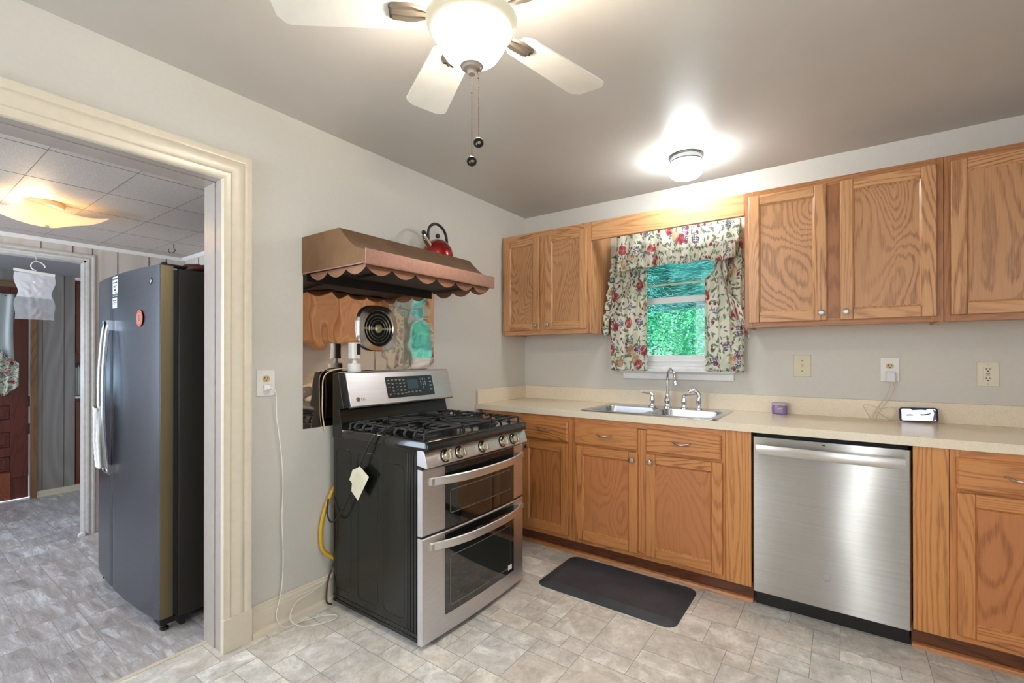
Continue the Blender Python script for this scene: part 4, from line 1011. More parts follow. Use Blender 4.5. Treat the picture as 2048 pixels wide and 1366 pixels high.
HY0, HY1, HX = -1.950, -1.058, 0.492
t = thing('range_hood', 'copper range hood with a scalloped skirt above the stove', 'hood', (0.25, (HY0+HY1)/2, 1.60))
cv = [(0.304, 1.832)]
for i in range(1, 11):
    a = (PI/2)*i/10; cv.append((0.304+0.188*(1-math.cos(a))**0.95 if False else 0.304+0.188*(i/10), 1.713+0.119*(1-math.sin(a*0.5+a*0.5))))
out = [(0.001, 1.832)] + cv + [(HX, 1.652)]
inn = [(HX-0.004, 1.652), (HX-0.004, 1.712)] + [(x-0.003, z-0.004) for x, z in cv[::-1]] + [(0.001, 1.828)]
mb = MB()
mb.loft([[(x, y, z) for x, z in out] for y in (HY0, HY1)], 0, closed=False)
mb.prism(out+[(0.001, 1.652)], 'y', HY0, HY0+0.003); mb.prism(out+[(0.001, 1.652)], 'y', HY1-0.003, HY1)
obj('canopy', mb, copper, t, ang=28)
obj('fascia', MB().box(HX, HX+0.004, HY0-0.002, HY1+0.002, 1.652, 1.715).box(0.001, HX, HY0-0.002, HY0, 1.652, 1.657).box(HX-0.014, HX+0.004, HY0, HY1, 1.648, 1.652), plain('brushed_copper', rgb(186, 146, 130), 0.34, 0.8, nscale=60, var=0.08), t, bevel=0.001)
def scallops(u0, u1, n, dep=0.030, lip=0.008):
    pts = [(u0, 1.653)]; k = 12; w = (u1-u0)/n
    for i in range(n):
        for j in range(k+1):
            s_ = j/k; pts.append((u0+w*(i+s_), 1.653-lip-dep*math.sin(PI*s_)**0.8))
    pts.append((u1, 1.653)); return pts
skm = plain('dull_copper_skirt', rgb(168, 124, 100), 0.38, 0.7, nscale=12, var=0.15)
obj('scalloped_skirt', MB().prism(scallops(HY0+0.02, HY1-0.02, 6, 0.034), 'x', HX-0.022, HX-0.0205), skm, t, smooth=False)
obj('scalloped_skirt', MB().prism(scallops(0.045, HX-0.02, 3), 'y', HY0+0.018, HY0+0.0195), skm, t, smooth=False)
obj('scalloped_skirt', MB().prism(scallops(0.045, HX-0.02, 3), 'y', HY1-0.0195, HY1-0.018), skm, t, smooth=False)
obj('inner_liner', MB().box(0.003, HX-0.005, HY0+0.004, HY1-0.004, 1.664, 1.668).box(0.003, 0.008, HY0+0.021, HY1-0.021, 1.62, 1.664).box(0.12, 0.40, -1.72, -1.28, 1.652, 1.662), copper_in, t)

kc = (0.145, -1.166)
t = thing('kettle', 'red whistling tea kettle with black handle on top of the hood', 'kettle', (kc[0], kc[1], 1.833))
kr = 0.094
obj('kettle_body', MB().lathe([(kr-0.008, 0), (kr-0.001, 0.004), (kr, 0.012), (kr, 0.03), (kr*0.97, 0.052), (kr*0.88, 0.078), (kr*0.72, 0.100), (kr*0.5, 0.116), (kr*0.40, 0.120)], (kc[0], kc[1], 1.833), 'z', 48), red_en, t, ang=50)
l = obj('lid', MB().lathe([(kr*0.42, 0.117), (kr*0.38, 0.123), (kr*0.2, 0.128), (0.012, 0.129), (0.008, 0.131), (0.007, 0.137)], (kc[0], kc[1], 1.833), 'z', 32), chrome, t)
obj('lid_knob', MB().sphere((kc[0], kc[1], 1.833+0.149), 0.0145, 18, sz=1.0), black_gl, l)
sd = Vector((0.10, -1, 0)).normalized()
def kp(u, z): return (kc[0]+sd.x*u, kc[1]+sd.y*u, 1.833+z)
sp = obj('spout', MB().tube([kp(0.070, 0.072), kp(0.092, 0.088), kp(0.118, 0.112)], lambda q: 0.020-0.003*q, 18), chrome, t)
w_ = obj('whistle', MB().tube([kp(0.116, 0.110), kp(0.128, 0.124), kp(0.133, 0.130)], lambda q: 0.0150-0.002*q, 16), chrome, sp)
obj('spout_cap', MB().sphere(kp(0.128, 0.142), 0.0135, 14), black_gl, t)
hp = [kp(0.090, 0.098), kp(0.086, 0.12), kp(0.088, 0.150), kp(0.078, 0.182), kp(0.048, 0.208), kp(0.005, 0.220), kp(-0.045, 0.208), kp(-0.078, 0.176), kp(-0.090, 0.135), kp(-0.088, 0.105)]
obj('handle', MB().tube(catmull(hp, 6), lambda q: (0.0062+0.002*(q > 0.45), 0.0085), 12).tube([kp(0.088, 0.130), kp(0.104, 0.134), kp(0.112, 0.150)], 0.004, 8), black_rub, t)
obj('handle_bracket', MB().tube([kp(-0.088, 0.112), kp(-0.086, 0.06)], (0.002, 0.008), 8), chrome, t)

# ------------------------------------------------------------------ dishwasher
dx0, dx1, dy = 1.778, 2.381, -0.613
t = thing('dishwasher', 'stainless built-in dishwasher under the countertop', 'dishwasher', (2.08, -0.3, 0.0))
obj('tub', MB().box(dx0+0.005, dx1-0.005, -0.560, -0.05, 0.10, 0.868), black_mt, t)
mb = MB(); n = 14; loops = []
for i in range(n+1):
    z = lerp(0.088, 0.853, i/n); b = 0.004*math.sin(PI*i/n)
    loops.append([(dx0, -0.57, z), (dx0, dy+0.006, z), (dx0+0.006, dy, z)] + [(lerp(dx0, dx1, k/10), dy-b*math.sin(PI*k/10), z) for k in range(1, 10)] + [(dx1-0.006, dy, z), (dx1, dy+0.006, z), (dx1, -0.57, z)])
dd = obj('dishwasher_door', MB().loft(loops, 0, True, True), steel_dw, t, ang=40)
hb = MB(); hb.loft([[(x, yo, z) for yo, z in ((-0.650-0.005*c, 0.774), (-0.652-0.005*c, 0.778), (-0.652-0.005*c, 0.816), (-0.650-0.005*c, 0.820), (-0.640-0.005*c, 0.820), (-0.640-0.005*c, 0.774))] for x, c in [(lerp(1.797, 2.362, i/16), math.sin(PI*i/16)) for i in range(17)]], 0, True, True)
hb.box(1.800, 1.830, -0.645, dy+0.004, 0.778, 0.814).box(2.329, 2.359, -0.645, dy+0.004, 0.778, 0.814)
obj('door_handle', hb, brushed('dishwasher_handle_steel', rgb(206, 202, 198), 0.25, 'x', 0.6), dd, ang=40)
obj('control_light', MB().box(2.066, 2.080, dy-0.0052, dy-0.001, 0.838, 0.841), black_mt, dd)
obj('round_badge', MB().lathe([(0.0165, 0), (0.0165, -0.0012), (0.0140, -0.0016), (0.0135, -0.0008), (0.0001, -0.0008)], (2.083, dy-0.0038, 0.232), 'y', 28), plain('silver_badge', rgb(190, 190, 192), 0.3, 1), dd)
obj('kickplate', MB().box(dx0+0.008, dx1-0.003, -0.556, -0.545, 0.004, 0.060).box(dx0+0.008, dx1-0.003, -0.556, -0.552, 0.056, 0.062), plain('black_kickplate', rgb(22, 22, 22), 0.35), t, bevel=0.003)
obj('kick_recess', MB().box(dx0+0.008, dx1-0.003, -0.544, -0.54, 0.0, 0.10), black_mt, t)

# ------------------------------------------------------------------ floor mat
rc_ = (1.1405, -0.8165)
L = lambda w, h, r, z: rrect(rc_[0], rc_[1], w, h, r, z)
tag(obj('floor_mat', MB().loft([L(0.752, 0.442, 0.055, 0.0008), L(0.752, 0.442, 0.055, 0.003), L(0.735, 0.425, 0.05, 0.008), L(0.640, 0.330, 0.02, 0.018), L(0.634, 0.324, 0.018, 0.0175)], 0, True, True), mat_r, ang=20),
    'dark grey cushioned mat on the floor in front of the sink', 'mat')

# ------------------------------------------------------------------ switch plates and outlets
def plate(name, label, cat, c, w, h, wall, mat, kind):
    x, z = c
    t = thing(name, label, cat, (x, -0.001, z-h/2) if wall == 'y' else (0.001, x, z-h/2))
    def bx(m, u0, u1, d0, d1, z0, z1, nm, par, bev=0.0, r=None):
        if wall == 'y': b = MB().box(x+u0, x+u1, -d1, -d0, z+z0, z+z1)
        else: b = MB().box(d0, d1, x+u0, x+u1, z+z0, z+z1)
        return obj(nm, b, m, par, bevel=bev)
    def rr_(m, w_, h_, r, d0, d1, zc, nm, par):
        lo = []
        for dd_ in (d0, d1):
            q = rrect(x, z+zc, w_, h_, r, -dd_ if wall == 'y' else dd_, 6, 'y' if wall == 'y' else 'x'); lo.append(q)
        return obj(nm, MB().loft(lo, 0, False, True), m, par)
    bx(mat, -w/2, w/2, 0.001, 0.006, -h/2, h/2, 'wall_plate', t, 0.002)
    if kind == 'switch':
        bx(mat, -0.006, 0.006, 0.006, 0.0065, -0.013, 0.013, 'slot', t)
        if wall == 'y': b = MB().prism([(-0.006, z-0.004), (-0.017, z+0.006), (-0.016, z+0.011), (-0.006, z+0.006)], 'x', x-0.0045, x+0.0045)
        obj('toggle', b, mat, t, bevel=0.001)
    for zc in ((0.0195, -0.0195) if kind in ('duplex', 'charger') else ()):
        if kind == 'charger' and zc < 0: continue
        f = rr_(tan_pl, 0.034, 0.028, 0.0125, 0.006, 0.0075, zc, 'socket', t)
        for u, zz, a, b in ((-0.0065, 0.004, 0.0014, 0.0045), (0.0065, 0.004, 0.0014, 0.0036), (0, -0.008, 0.0026, 0.0026)):
            bx(slot_m, u-a, u+a, 0.0075, 0.0078, zc+zz-b, zc+zz+b, 'slot', f)
    if kind == 'gfci':
        f = rr_(mat, 0.034, 0.067, 0.002, 0.006, 0.0085, 0, 'socket', t)
        for zc in (0.023, -0.023):
            for u, zz, a, b in ((-0.0065, 0.003, 0.0012, 0.0045), (0.0065, 0.003, 0.0012, 0.0036), (0, -0.008, 0.0026, 0.0026)):
                bx(slot_m, u-a, u+a, 0.0085, 0.0088, zc+zz-b, zc+zz+b, 'slot', f)
        bx(red_pl, -0.007, 0.007, 0.0085, 0.0100, 0.0015, 0.0055, 'reset_button', f, 0.0004); bx(slot_m, -0.006, 0.006, 0.0085, 0.0098, -0.0065, -0.0025, 'test_button', f, 0.0004)
    zs = (0.030, -0.030) if kind == 'switch' else ((0.048, -0.048) if kind == 'gfci' else ())
    for q in zs:
        if wall == 'y': obj('screw', MB().lathe([(0.0026, 0), (0.0024, -0.001), (0.0001, -0.0012)], (x, -0.006, z+q), 'y', 10), slot_m if kind == 'switch' else nickel, t)
    return t
plate('light_switch', 'ivory toggle light switch plate between window and outlet', 'switch', (1.9515, 1.197), 0.087, 0.127, 'y', ivory_pl, 'switch')
plate('outlet', 'white outlet with a plugged-in white charger above the counter', 'outlet', (2.350, 1.181), 0.080, 0.127, 'y', white_pl, 'charger')
plate('outlet', 'cream outlet with red reset button at the right edge of the wall', 'outlet', (2.7215, 1.165), 0.076, 0.118, 'y', cream_pl, 'gfci')
plate('outlet', 'white outlet on the stove wall beside the doorway casing', 'outlet', (-2.124, 1.131), 0.082, 0.118, 'x', white_pl, 'charger')
ch = tag(obj('phone_charger', MB().box(2.331, 2.372, -0.034, -0.0065, 1.116, 1.172), plain('glossy_white_charger', rgb(222, 222, 224), 0.3), bevel=0.006, seg=3), 'white square charger plugged into the middle wall outlet', 'charger')
t = thing('usb_charger', 'small white charger plugged into the outlet beside the doorway', 'charger', (0.007, -2.124, 1.10))
obj('adapter', MB().box(0.0072, 0.030, -2.138, -2.110, 1.100, 1.126), white_pl, t, bevel=0.003)
obj('cable_plug', MB().box(0.030, 0.046, -2.131, -2.117, 1.107, 1.118), white_pl, t, bevel=0.002)
cord('thin white cable hanging from the outlet and looping on the floor by the baseboard',
     [(0.046, -2.124, 1.1125), (0.052, -2.116, 1.108), (0.046, -2.098, 1.080), (0.034, -2.090, 0.98), (0.032, -2.078, 0.90), (0.030, -2.062, 0.76), (0.026, -2.055, 0.64), (0.026, -2.060, 0.50), (0.026, -2.054, 0.34),
      (0.028, -2.060, 0.20), (0.034, -2.078, 0.125), (0.034, -2.090, 0.06), (0.050, -2.062, 0.006), (0.070, -1.98, 0.005), (0.110, -1.90, 0.005), (0.155, -1.862, 0.005), (0.178, -1.885, 0.005), (0.160, -1.945, 0.005),
      (0.105, -2.010, 0.005), (0.052, -2.035, 0.03), (0.034, -2.00, 0.085), (0.032, -1.93, 0.10), (0.028, -1.86, 0.115), (0.026, -1.80, 0.14)], 0.0023, white_cord, 'charging_cable', 7)
cord('tangled thin pale cable between the wall charger and the phone',
     [(2.352, -0.030, 1.116), (2.350, -0.034, 1.09), (2.338, -0.030, 1.05), (2.31, -0.032, 1.00), (2.285, -0.035, 0.95), (2.272, -0.045, 0.918), (2.26, -0.055, 0.93), (2.245, -0.05, 0.96), (2.235, -0.045, 0.985), (2.26, -0.04, 0.99),
      (2.31, -0.045, 0.975), (2.35, -0.05, 0.985), (2.375, -0.05, 0.965), (2.36, -0.055, 0.93), (2.33, -0.06, 0.9165), (2.29, -0.065, 0.9165), (2.31, -0.08, 0.9165), (2.38, -0.085, 0.9165), (2.42, -0.07, 0.9165)], 0.0018, plain('pale_cable', rgb(214, 200, 176), 0.5), 'charging_cable', 7)
cord('second thin pale cable dropping from the wall charger to the counter',
     [(2.362, -0.030, 1.116), (2.365, -0.033, 1.08), (2.352, -0.03, 1.04), (2.33, -0.032, 1.00), (2.31, -0.036, 0.965), (2.292, -0.045, 0.93), (2.30, -0.06, 0.9165), (2.33, -0.075, 0.9165), (2.36, -0.072, 0.9165), (2.33, -0.045, 0.93), (2.295, -0.04, 0.955)], 0.0018, plain('pale_cable_two', rgb(208, 194, 170), 0.5), 'charging_cable', 7)

# ------------------------------------------------------------------ gel jar and phone on the counter
t = thing('gel_jar', 'clear plastic jar of purple gel on the counter by the backsplash', 'jar', (1.842, -0.055, 0.914))
jl = lambda w, d, r, z: rrect(1.842, -0.058, w, d, r, z)
obj('jar_body', MB().loft([jl(0.070, 0.056, 0.02, 0.9145), jl(0.078, 0.062, 0.022, 0.918), jl(0.080, 0.064, 0.022, 0.95), jl(0.076, 0.06, 0.022, 0.966)], 0, True, True), plain('purple_gel', rgb(128, 108, 160), 0.2, coat=0.3), t)
obj('jar_lid', MB().loft([jl(0.080, 0.064, 0.022, 0.966), jl(0.080, 0.064, 0.022, 0.978), jl(0.070, 0.054, 0.02, 0.9815)], 0, True, True), plain('translucent_lid', rgb(186, 178, 196), 0.25), t)
lb = obj('jar_label', MB().box(1.824, 1.862, -0.0915, -0.0900, 0.925, 0.959), plain('lilac_label', rgb(150, 130, 176), 0.4), t, bevel=0.0006)
obj('label_print', MB().prism([(1.828, 0.944), (1.842, 0.950), (1.858, 0.953), (1.852, 0.945), (1.838, 0.942)], 'y', -0.0925, -0.0915), plain('yellow_green_print', rgb(196, 204, 80), 0.5), lb)
text_mesh('label_script', 'fresh', 0.011, plain('navy_print', rgb(50, 50, 90), 0.5), lb, (1.8295, -0.0926, 0.9445), ROT_FRONT_Y, 0.0001)
bpy.data.objects.remove(bpy.data.objects['label_script'])
obj('label_stripe', MB().box(1.830, 1.856, -0.0922, -0.0915, 0.931, 0.936), plain('pink_print', rgb(190, 120, 170), 0.5), lb)

def screen_mat():
    m, nt, bs = new_mat('phone_screen')
    v = coords(nt, (1, 1, 1)); n = noise_n(nt, v, 26, 2)
    c = ramp(nt, n, [(0.42, (0.75, 0.80, 1, 1)), (0.55, (1, 1, 1, 1)), (0.7, (0.9, 0.85, 0.95, 1))])
    bs.inputs['Base Color'].default_value = (0, 0, 0, 1); nt.links.new(c, bs.inputs['Emission Color']); bs.inputs['Emission Strength'].default_value = 0.8
    bs.inputs['Roughness'].default_value = 0.1; return m
t = thing('smartphone', 'smartphone lying on its side with a lit screen against the backsplash', 'phone', (2.455, -0.075, 0.914))
PA = Matrix.Rotation(math.radians(-10), 4, 'Z')
def ph(u, v, d): 
    # u across, v up the leaning phone, d outwards
    th = math.radians(22); p = Vector((u, -d*math.cos(th)+v*math.sin(th), v*math.cos(th)+d*math.sin(th)*1.0))
    p = Matrix.Rotation(math.radians(-3), 3, 'Y') @ p
    p = Matrix.Rotation(math.radians(-6), 3, 'Z') @ p
    return (2.458+p.x, -0.088+p.y, 0.9205+p.z)
def prr(w, h, r, d): return [ph(a, b+0.0375, d) for a, b, _ in rrect(0, 0, w, h, r, 0)]
obj('phone_case', MB().loft([prr(0.145, 0.069, 0.010, -0.008), prr(0.150, 0.074, 0.012, -0.006), prr(0.150, 0.074, 0.012, 0), prr(0.147, 0.071, 0.011, 0.001)], 0, True, True), plain('dark_phone_case', rgb(44, 42, 56), 0.35), t)
sm = obj('screen', MB().loft([prr(0.132, 0.062, 0.006, 0.001), prr(0.132, 0.062, 0.006, 0.0014)], 0, False, True), screen_mat(), t)
def patch(nm, pts, m): obj(nm, MB().add([ph(u, v+0.0375, 0.0017) for u, v in pts], [tuple(range(len(pts)))]), m, sm, smooth=False)
ink = plain('screen_dark_shape', rgb(70, 84, 130), 0.2)
patch('screen_picture', [(-0.030, 0.031), (0.036, 0.031), (0.030, 0.024), (0.010, 0.026), (-0.022, 0.023)], ink)
patch('screen_picture', [(0.010, -0.004), (0.030, -0.002), (0.046, 0.004), (0.050, 0.010), (0.036, 0.006), (0.018, 0.002), (0.008, 0.004)], ink)
patch('screen_picture', [(-0.046, -0.006), (-0.020, -0.005), (-0.020, -0.001), (-0.030, 0.001), (-0.046, -0.001)], ink)
patch('screen_picture', [(0.052, -0.031), (0.066, -0.024), (0.066, 0.020), (0.056, 0.030), (0.060, 0.008)], plain('screen_violet_edge', rgb(120, 110, 160), 0.2))

# ------------------------------------------------------------------ ceiling fan with lamp
FX, FY = 1.308, -2.212
t = thing('ceiling_fan', 'white five-blade ceiling fan with a glowing frosted glass bowl', 'ceiling fan', (FX, FY, 2.04))
fw = plain('fan_white_enamel', rgb(232, 228, 218), 0.3); fan_g = plain('fan_pewter', rgb(112, 102, 90), 0.4, 0.5)
obj('motor_housing', MB().lathe([(0.060, 0.182), (0.075, 0.181), (0.105, 0.150), (0.115, 0.12), (0.115, 0.075), (0.100, 0.050), (0.070, 0.030), (0.055, 0.0), (0.055, -0.012)], (FX, FY, 2.213), 'z', 48), fw, t)
bowl_em = glow('lit_frosted_glass', (1.0, 0.91, 0.78, 1), 46.0)
rim_em = glow('lit_glass_rim', (1.0, 0.90, 0.66, 1), 0.42); rim_em.node_tree.nodes['Principled BSDF'].inputs['Base Color'].default_value = (0.12, 0.11, 0.08, 1)
bp = [(0.018, 0.0), (0.050, 0.006), (0.074, 0.022), (0.089, 0.044), (0.100, 0.066), (0.112, 0.086)]
obj('glass_bowl', MB().lathe(bp+[(0.108, 0.090), (0.094, 0.066)], (FX, FY, 2.066), 'z', 48), bowl_em, t, ang=60)
obj('bowl_rim', MB().lathe([(0.112, 0.086), (0.119, 0.093), (0.125, 0.104), (0.127, 0.112), (0.122, 0.114), (0.114, 0.106), (0.108, 0.090)], (FX, FY, 2.066), 'z', 48), rim_em, t, ang=60)
for k in range(3):
    a = math.radians(50+120*k)
    add_light('fan_bulb', 'POINT', (FX+0.095*math.cos(a), FY+0.095*math.sin(a), 2.170), (0, 0, 0), 8, (1.0, 0.90, 0.76), shadow_soft_size=0.02)
fn = obj('finial', MB().lathe([(0.001, -0.028), (0.010, -0.027), (0.014, -0.020), (0.013, -0.015), (0.024, -0.013), (0.027, -0.008), (0.032, -0.006), (0.034, 0.001), (0.033, 0.006), (0.001, 0.008)], (FX, FY, 2.062), 'z', 28), plain('taupe_finial', rgb(168, 156, 142), 0.4), t)
BA = [math.degrees(math.atan2(a[1], a[0])) for a in [(1.465-FX, -1.825-FY)]][0]
for k in range(5):
    a = math.radians(6.2+72*k); ca, sa = math.cos(a), math.sin(a)
    def bp_(r, w, z): 
        tilt = w*math.tan(math.radians(9)); return (FX+ca*r-sa*w, FY+sa*r+ca*w, 2.196+z+tilt)
    # slightly waisted board with rounded tip
    sec = []
    nb_ = 40
    for i in range(nb_+1):
        u = i/nb_; r = 0.165+0.368*u; hw = lerp(0.058, 0.077, u)
        if u > 0.9: hw *= max(0.05, 1-((u-0.9)/0.1)**2.6)**0.42 if u < 1 else 0.62
        if u < 0.08: hw *= 0.70+0.30*math.sin(PI/2*u/0.08)
        sec.append([bp_(r, -hw, 0.0), bp_(r, -hw, 0.006), bp_(r, hw, 0.006), bp_(r, hw, 0.0)])
    bl = obj('blade', MB().loft(sec, 0, True, True), fw, t, bevel=0.001)
    br = MB(); br.loft([[bp_(r, s*w, z) for s, z in ((-1, -0.001), (-0.8, -0.007), (-0.35, -0.004), (0, -0.010), (0.35, -0.004), (0.8, -0.007), (1, -0.001))] for r, w in ((0.085, 0.012), (0.12, 0.014), (0.150, 0.024), (0.165, 0.030), (0.215, 0.026), (0.225, 0.018))], 0, closed=False)
    obj('blade_bracket', br, fan_g, bl, solid=0.003)
chain_m = plain('brass_bead', rgb(150, 116, 86), 0.3, 0.8)
def chain(x, y, z0, z1, zb):
    mb = MB(); z = z0
    while z > z1: mb.lathe([(0.0002, -0.0016), (0.0015, -0.0008), (0.0015, 0.0008), (0.0002, 0.0016)], (x, y, z), 'z', 6); z -= 0.0050
    mb.tube([(x, y, z0), (x, y, z1)], 0.0004, 5)
    c = obj('pull_chain', mb, chain_m, t)
    obj('chain_link', MB().sphere((x, y, zb), 0.0028, 8), slot_m, c)
    F = Vector((0.58, -0.81, 0)); U = Vector((-F.y, F.x, 0)).normalized(); F = (F+Vector((0, 0, -0.55))).normalized(); V3 = F.cross(U); cc = Vector((x, y, z1-0.012))
    def rg(r, h, e=1.0): return [tuple(cc+F*h+U*(r*math.cos(2*PI*i/24))+V3*(r*0.9*math.sin(2*PI*i/24))) for i in range(24)]
    md = obj('medallion', MB().loft([rg(0.0001, -0.004), rg(0.0125, -0.004), rg(0.0138, -0.001), rg(0.0138, 0.002), rg(0.0118, 0.003), rg(0.0110, 0.0015), rg(0.0001, 0.0015)]), plain('medallion_dark', rgb(40, 36, 32), 0.35, 0.7), c)
    obj('medallion_relief', MB().loft([rg(0.0128, 0.002), rg(0.0140, 0.0036), rg(0.0152, 0.002), rg(0.0150, -0.001)]).loft([[tuple(cc+F*(0.0018+hh)+U*(ux+sc_*0.0052*math.cos(2*PI*i/12)+0.001*math.sin(4*PI*i/12))+V3*(sc_*0.0042*math.sin(2*PI*i/12))) for i in range(12)] for ux, sc_, hh in ((0.002, 1.0, 0.0), (0.002, 0.7, 0.0012), (0.002, 0.01, 0.0014))]).loft([[tuple(cc+F*(0.0018+hh)+U*(-0.0055+sc_*0.0025*math.cos(2*PI*i/12))+V3*(-0.003+sc_*0.0038*math.sin(2*PI*i/12))) for i in range(12)] for sc_, hh in ((1.0, 0.0), (0.7, 0.001), (0.01, 0.0012))]), plain('medallion_silver', rgb(170, 164, 150), 0.3, 0.9), c)
chain(FX, FY, 2.040, 1.806, 1.985)
chain(FX+0.016, FY+0.010, 2.058, 1.857, 2.025)

# small round ceiling lamp over the sink
CX, CY = 1.418, -0.462
t = thing('ceiling_lamp', 'small round glass ceiling lamp over the sink', 'lamp', (CX, CY, 2.25))
obj('canopy', MB().lathe([(0.094, 0.0), (0.096, -0.004), (0.094, -0.008), (0.088, -0.010), (0.088, -0.030), (0.091, -0.034), (0.088, -0.038), (0.080, -0.038)], (CX, CY, H-0.0005), 'z', 48), plain('polished_lamp_base', rgb(196, 202, 204), 0.18, 1), t)
obj('glass_shade', MB().lathe([(0.080, -0.036), (0.090, -0.046)]+[(0.092+0.0012*math.sin(k*2.2), -0.05-0.005*k) for k in range(9)]+[(0.086, -0.104), (0.074, -0.116), (0.055, -0.124), (0.030, -0.128), (0.001, -0.129)], (CX, CY, H), 'z', 48), glow('lit_white_glass', (0.92, 0.97, 1.0, 1), 50.0), t, ang=60)

# ------------------------------------------------------------------ curtains
def cloth_uv(u, v, du, dv, o=0): return lambda a, b: (o+a*du, (1-b)*dv)
def panel_curtain(parent, zt, zb, lf, rf, y, pleats, amp, seed, nm='panel', uo=0, nu=110, nv=70, bulge=None):
    rnd = random.Random(seed); ph1 = rnd.random()*6
    def fn(a, b):
        z = lerp(zt, zb, b); x0, x1 = interp(lf, z), interp(rf, z)
        w = a*pleats*2*PI
        am = amp*(0.6+0.4*noise.noise(Vector((a*3, b*1.5, seed))))
        x = lerp(x0, x1, a)+0.006*math.sin(w+ph1+0.5*math.sin(b*4))
        yy = y - am*(0.5+0.5*math.sin(w+ph1+1.2*noise.noise(Vector((a*4, b*3, seed+9))))) - (bulge(b)*math.sin(PI*a) if bulge else 0)
        return (x, yy, z+0.004*math.sin(a*23+seed)*(b > 0.98))
    return obj(nm, MB().grid(fn, nu, nv, 0, lambda a, b: (uo+a*1.4*abs(interp(rf, zb)-interp(lf, zb)), (1-b)*(zt-zb))), fruit_cloth, parent, solid=0.0012, ang=80)
def ruffle(parent, path, width, nrm, amp=0.012, freq=34, seed=1, uo=0.0, nm='ruffle'):
    pts = catmull(path, 14); n = len(pts)-1; wv = Vector(nrm)
    L_ = [0]
    for i in range(n): L_.append(L_[-1]+(pts[i+1]-pts[i]).length)
    def fn(a, b):
        i = min(n-1, int(a*n)); f = a*n-i; p = pts[i].lerp(pts[i+1], f); s_ = L_[i]+(L_[i+1]-L_[i])*f
        wob = math.sin(s_*freq*2.2+seed)+0.5*math.sin(s_*freq*4.1+seed*2)
        p = p + wv*(b*width*(1+0.10*wob)) + Vector((0.3*amp*math.cos(s_*freq*2+seed)*b, -amp*(0.7+wob)*b**0.8-0.004, 0.4*amp*wob*b))
        return tuple(p)
    return obj(nm, MB().grid(fn, n*2, 8, 0, lambda a, b: (uo+a*L_[-1]*1.5, b*width+seed*0.37)), fruit_cloth, parent, solid=0.001, ang=80)
ct = thing('curtain', 'left fruit-print curtain panel with ruffles beside the sink window', 'curtain', (0.92, -0.08, 1.15))
panel_curtain(ct, 2.10, 1.155, [(2.10, 0.845), (1.9, 0.820), (1.70, 0.800), (1.50, 0.785), (1.40, 0.785), (1.15, 0.790)], [(2.10, 1.06), (1.95, 1.07), (1.85, 1.045), (1.78, 1.048), (1.15, 1.052)], -0.060, 4.0, 0.028, 3, uo=0.0)
ruffle(ct, [(1.07, -0.098, 1.99), (1.00, -0.102, 1.86), (0.92, -0.106, 1.74), (0.85, -0.108, 1.64), (0.82, -0.118, 1.54)], 0.12, (-0.40, -0.1, -0.72), seed=2, uo=0.4)
ruffle(ct, [(0.845, -0.070, 1.98), (0.822, -0.078, 1.80), (0.802, -0.090, 1.64), (0.788, -0.10, 1.50), (0.786, -0.10, 1.40)], 0.04, (-0.5, -0.9, -0.1), amp=0.008, seed=5, uo=0.9)
ct = thing('curtain', 'right fruit-print curtain panel with ruffles beside the sink window', 'curtain', (1.54, -0.08, 1.15))
panel_curtain(ct, 2.10, 1.158, [(2.10, 1.50), (1.90, 1.515), (1.80, 1.475), (1.74, 1.425), (1.15, 1.425)], [(2.10, 1.645), (1.8, 1.660), (1.5, 1.662), (1.35, 1.660), (1.15, 1.660)], -0.060, 3.5, 0.026, 8, uo=1.3)
ruffle(ct, [(1.545, -0.098, 1.93), (1.53, -0.104, 1.82), (1.545, -0.108, 1.72), (1.59, -0.11, 1.63), (1.645, -0.108, 1.56)], 0.15, (0.20, 0, -0.92), seed=4, uo=2.0, amp=0.014)
ruffle(ct, [(1.650, -0.080, 1.50), (1.655, -0.085, 1.43), (1.658, -0.085, 1.39)], 0.050, (0.6, -0.3, -0.7), amp=0.010, seed=7, uo=2.6)
ct = thing('curtain_valance', 'gathered fruit-print valance with a ruffled hem across the top of the window', 'valance', (1.25, -0.10, 1.85))
def vfn(a, b):
    z = lerp(2.105, 1.945, b); w = a*2*PI*8
    am = 0.004+0.008*b**2+0.006*(1-b)**6
    return (lerp(0.86, 1.64, a), -0.100-am*(1+math.sin(w+1.5*noise.noise(Vector((a*6, b*2, 5))))), z-0.010*math.sin(PI*a)*b)
obj('heading', MB().grid(lambda a, b: (vfn(a, b)[0], vfn(a, b)[1]-0.022, vfn(a, b)[2]), 160, 14, 0, lambda a, b: (a*1.1+3.1, (1-b)*0.16)), fruit_cloth, ct, solid=0.001, ang=80)
def rfn(a, b):
    z0 = 1.945-0.010*math.sin(PI*a); s_ = a*0.78
    wob = math.sin(s_*85)+0.5*math.sin(s_*151+1)
    bot = 0.088+0.014*abs(2*a-1)**2+0.006*math.sin(s_*30)
    z = z0+0.012-b*bot*1.1
    k = 0.25 if abs(b-0.13) < 0.06 else b**0.7
    return (0.865+0.755*a+0.003*wob*b, -0.134-0.014*(0.8+wob*0.8)*k, z)
obj('ruffle', MB().grid(rfn, 260, 15, 0, lambda a, b: (a*1.7+4.7, (1-b)*0.11)), fruit_cloth, ct, solid=0.001, ang=80)

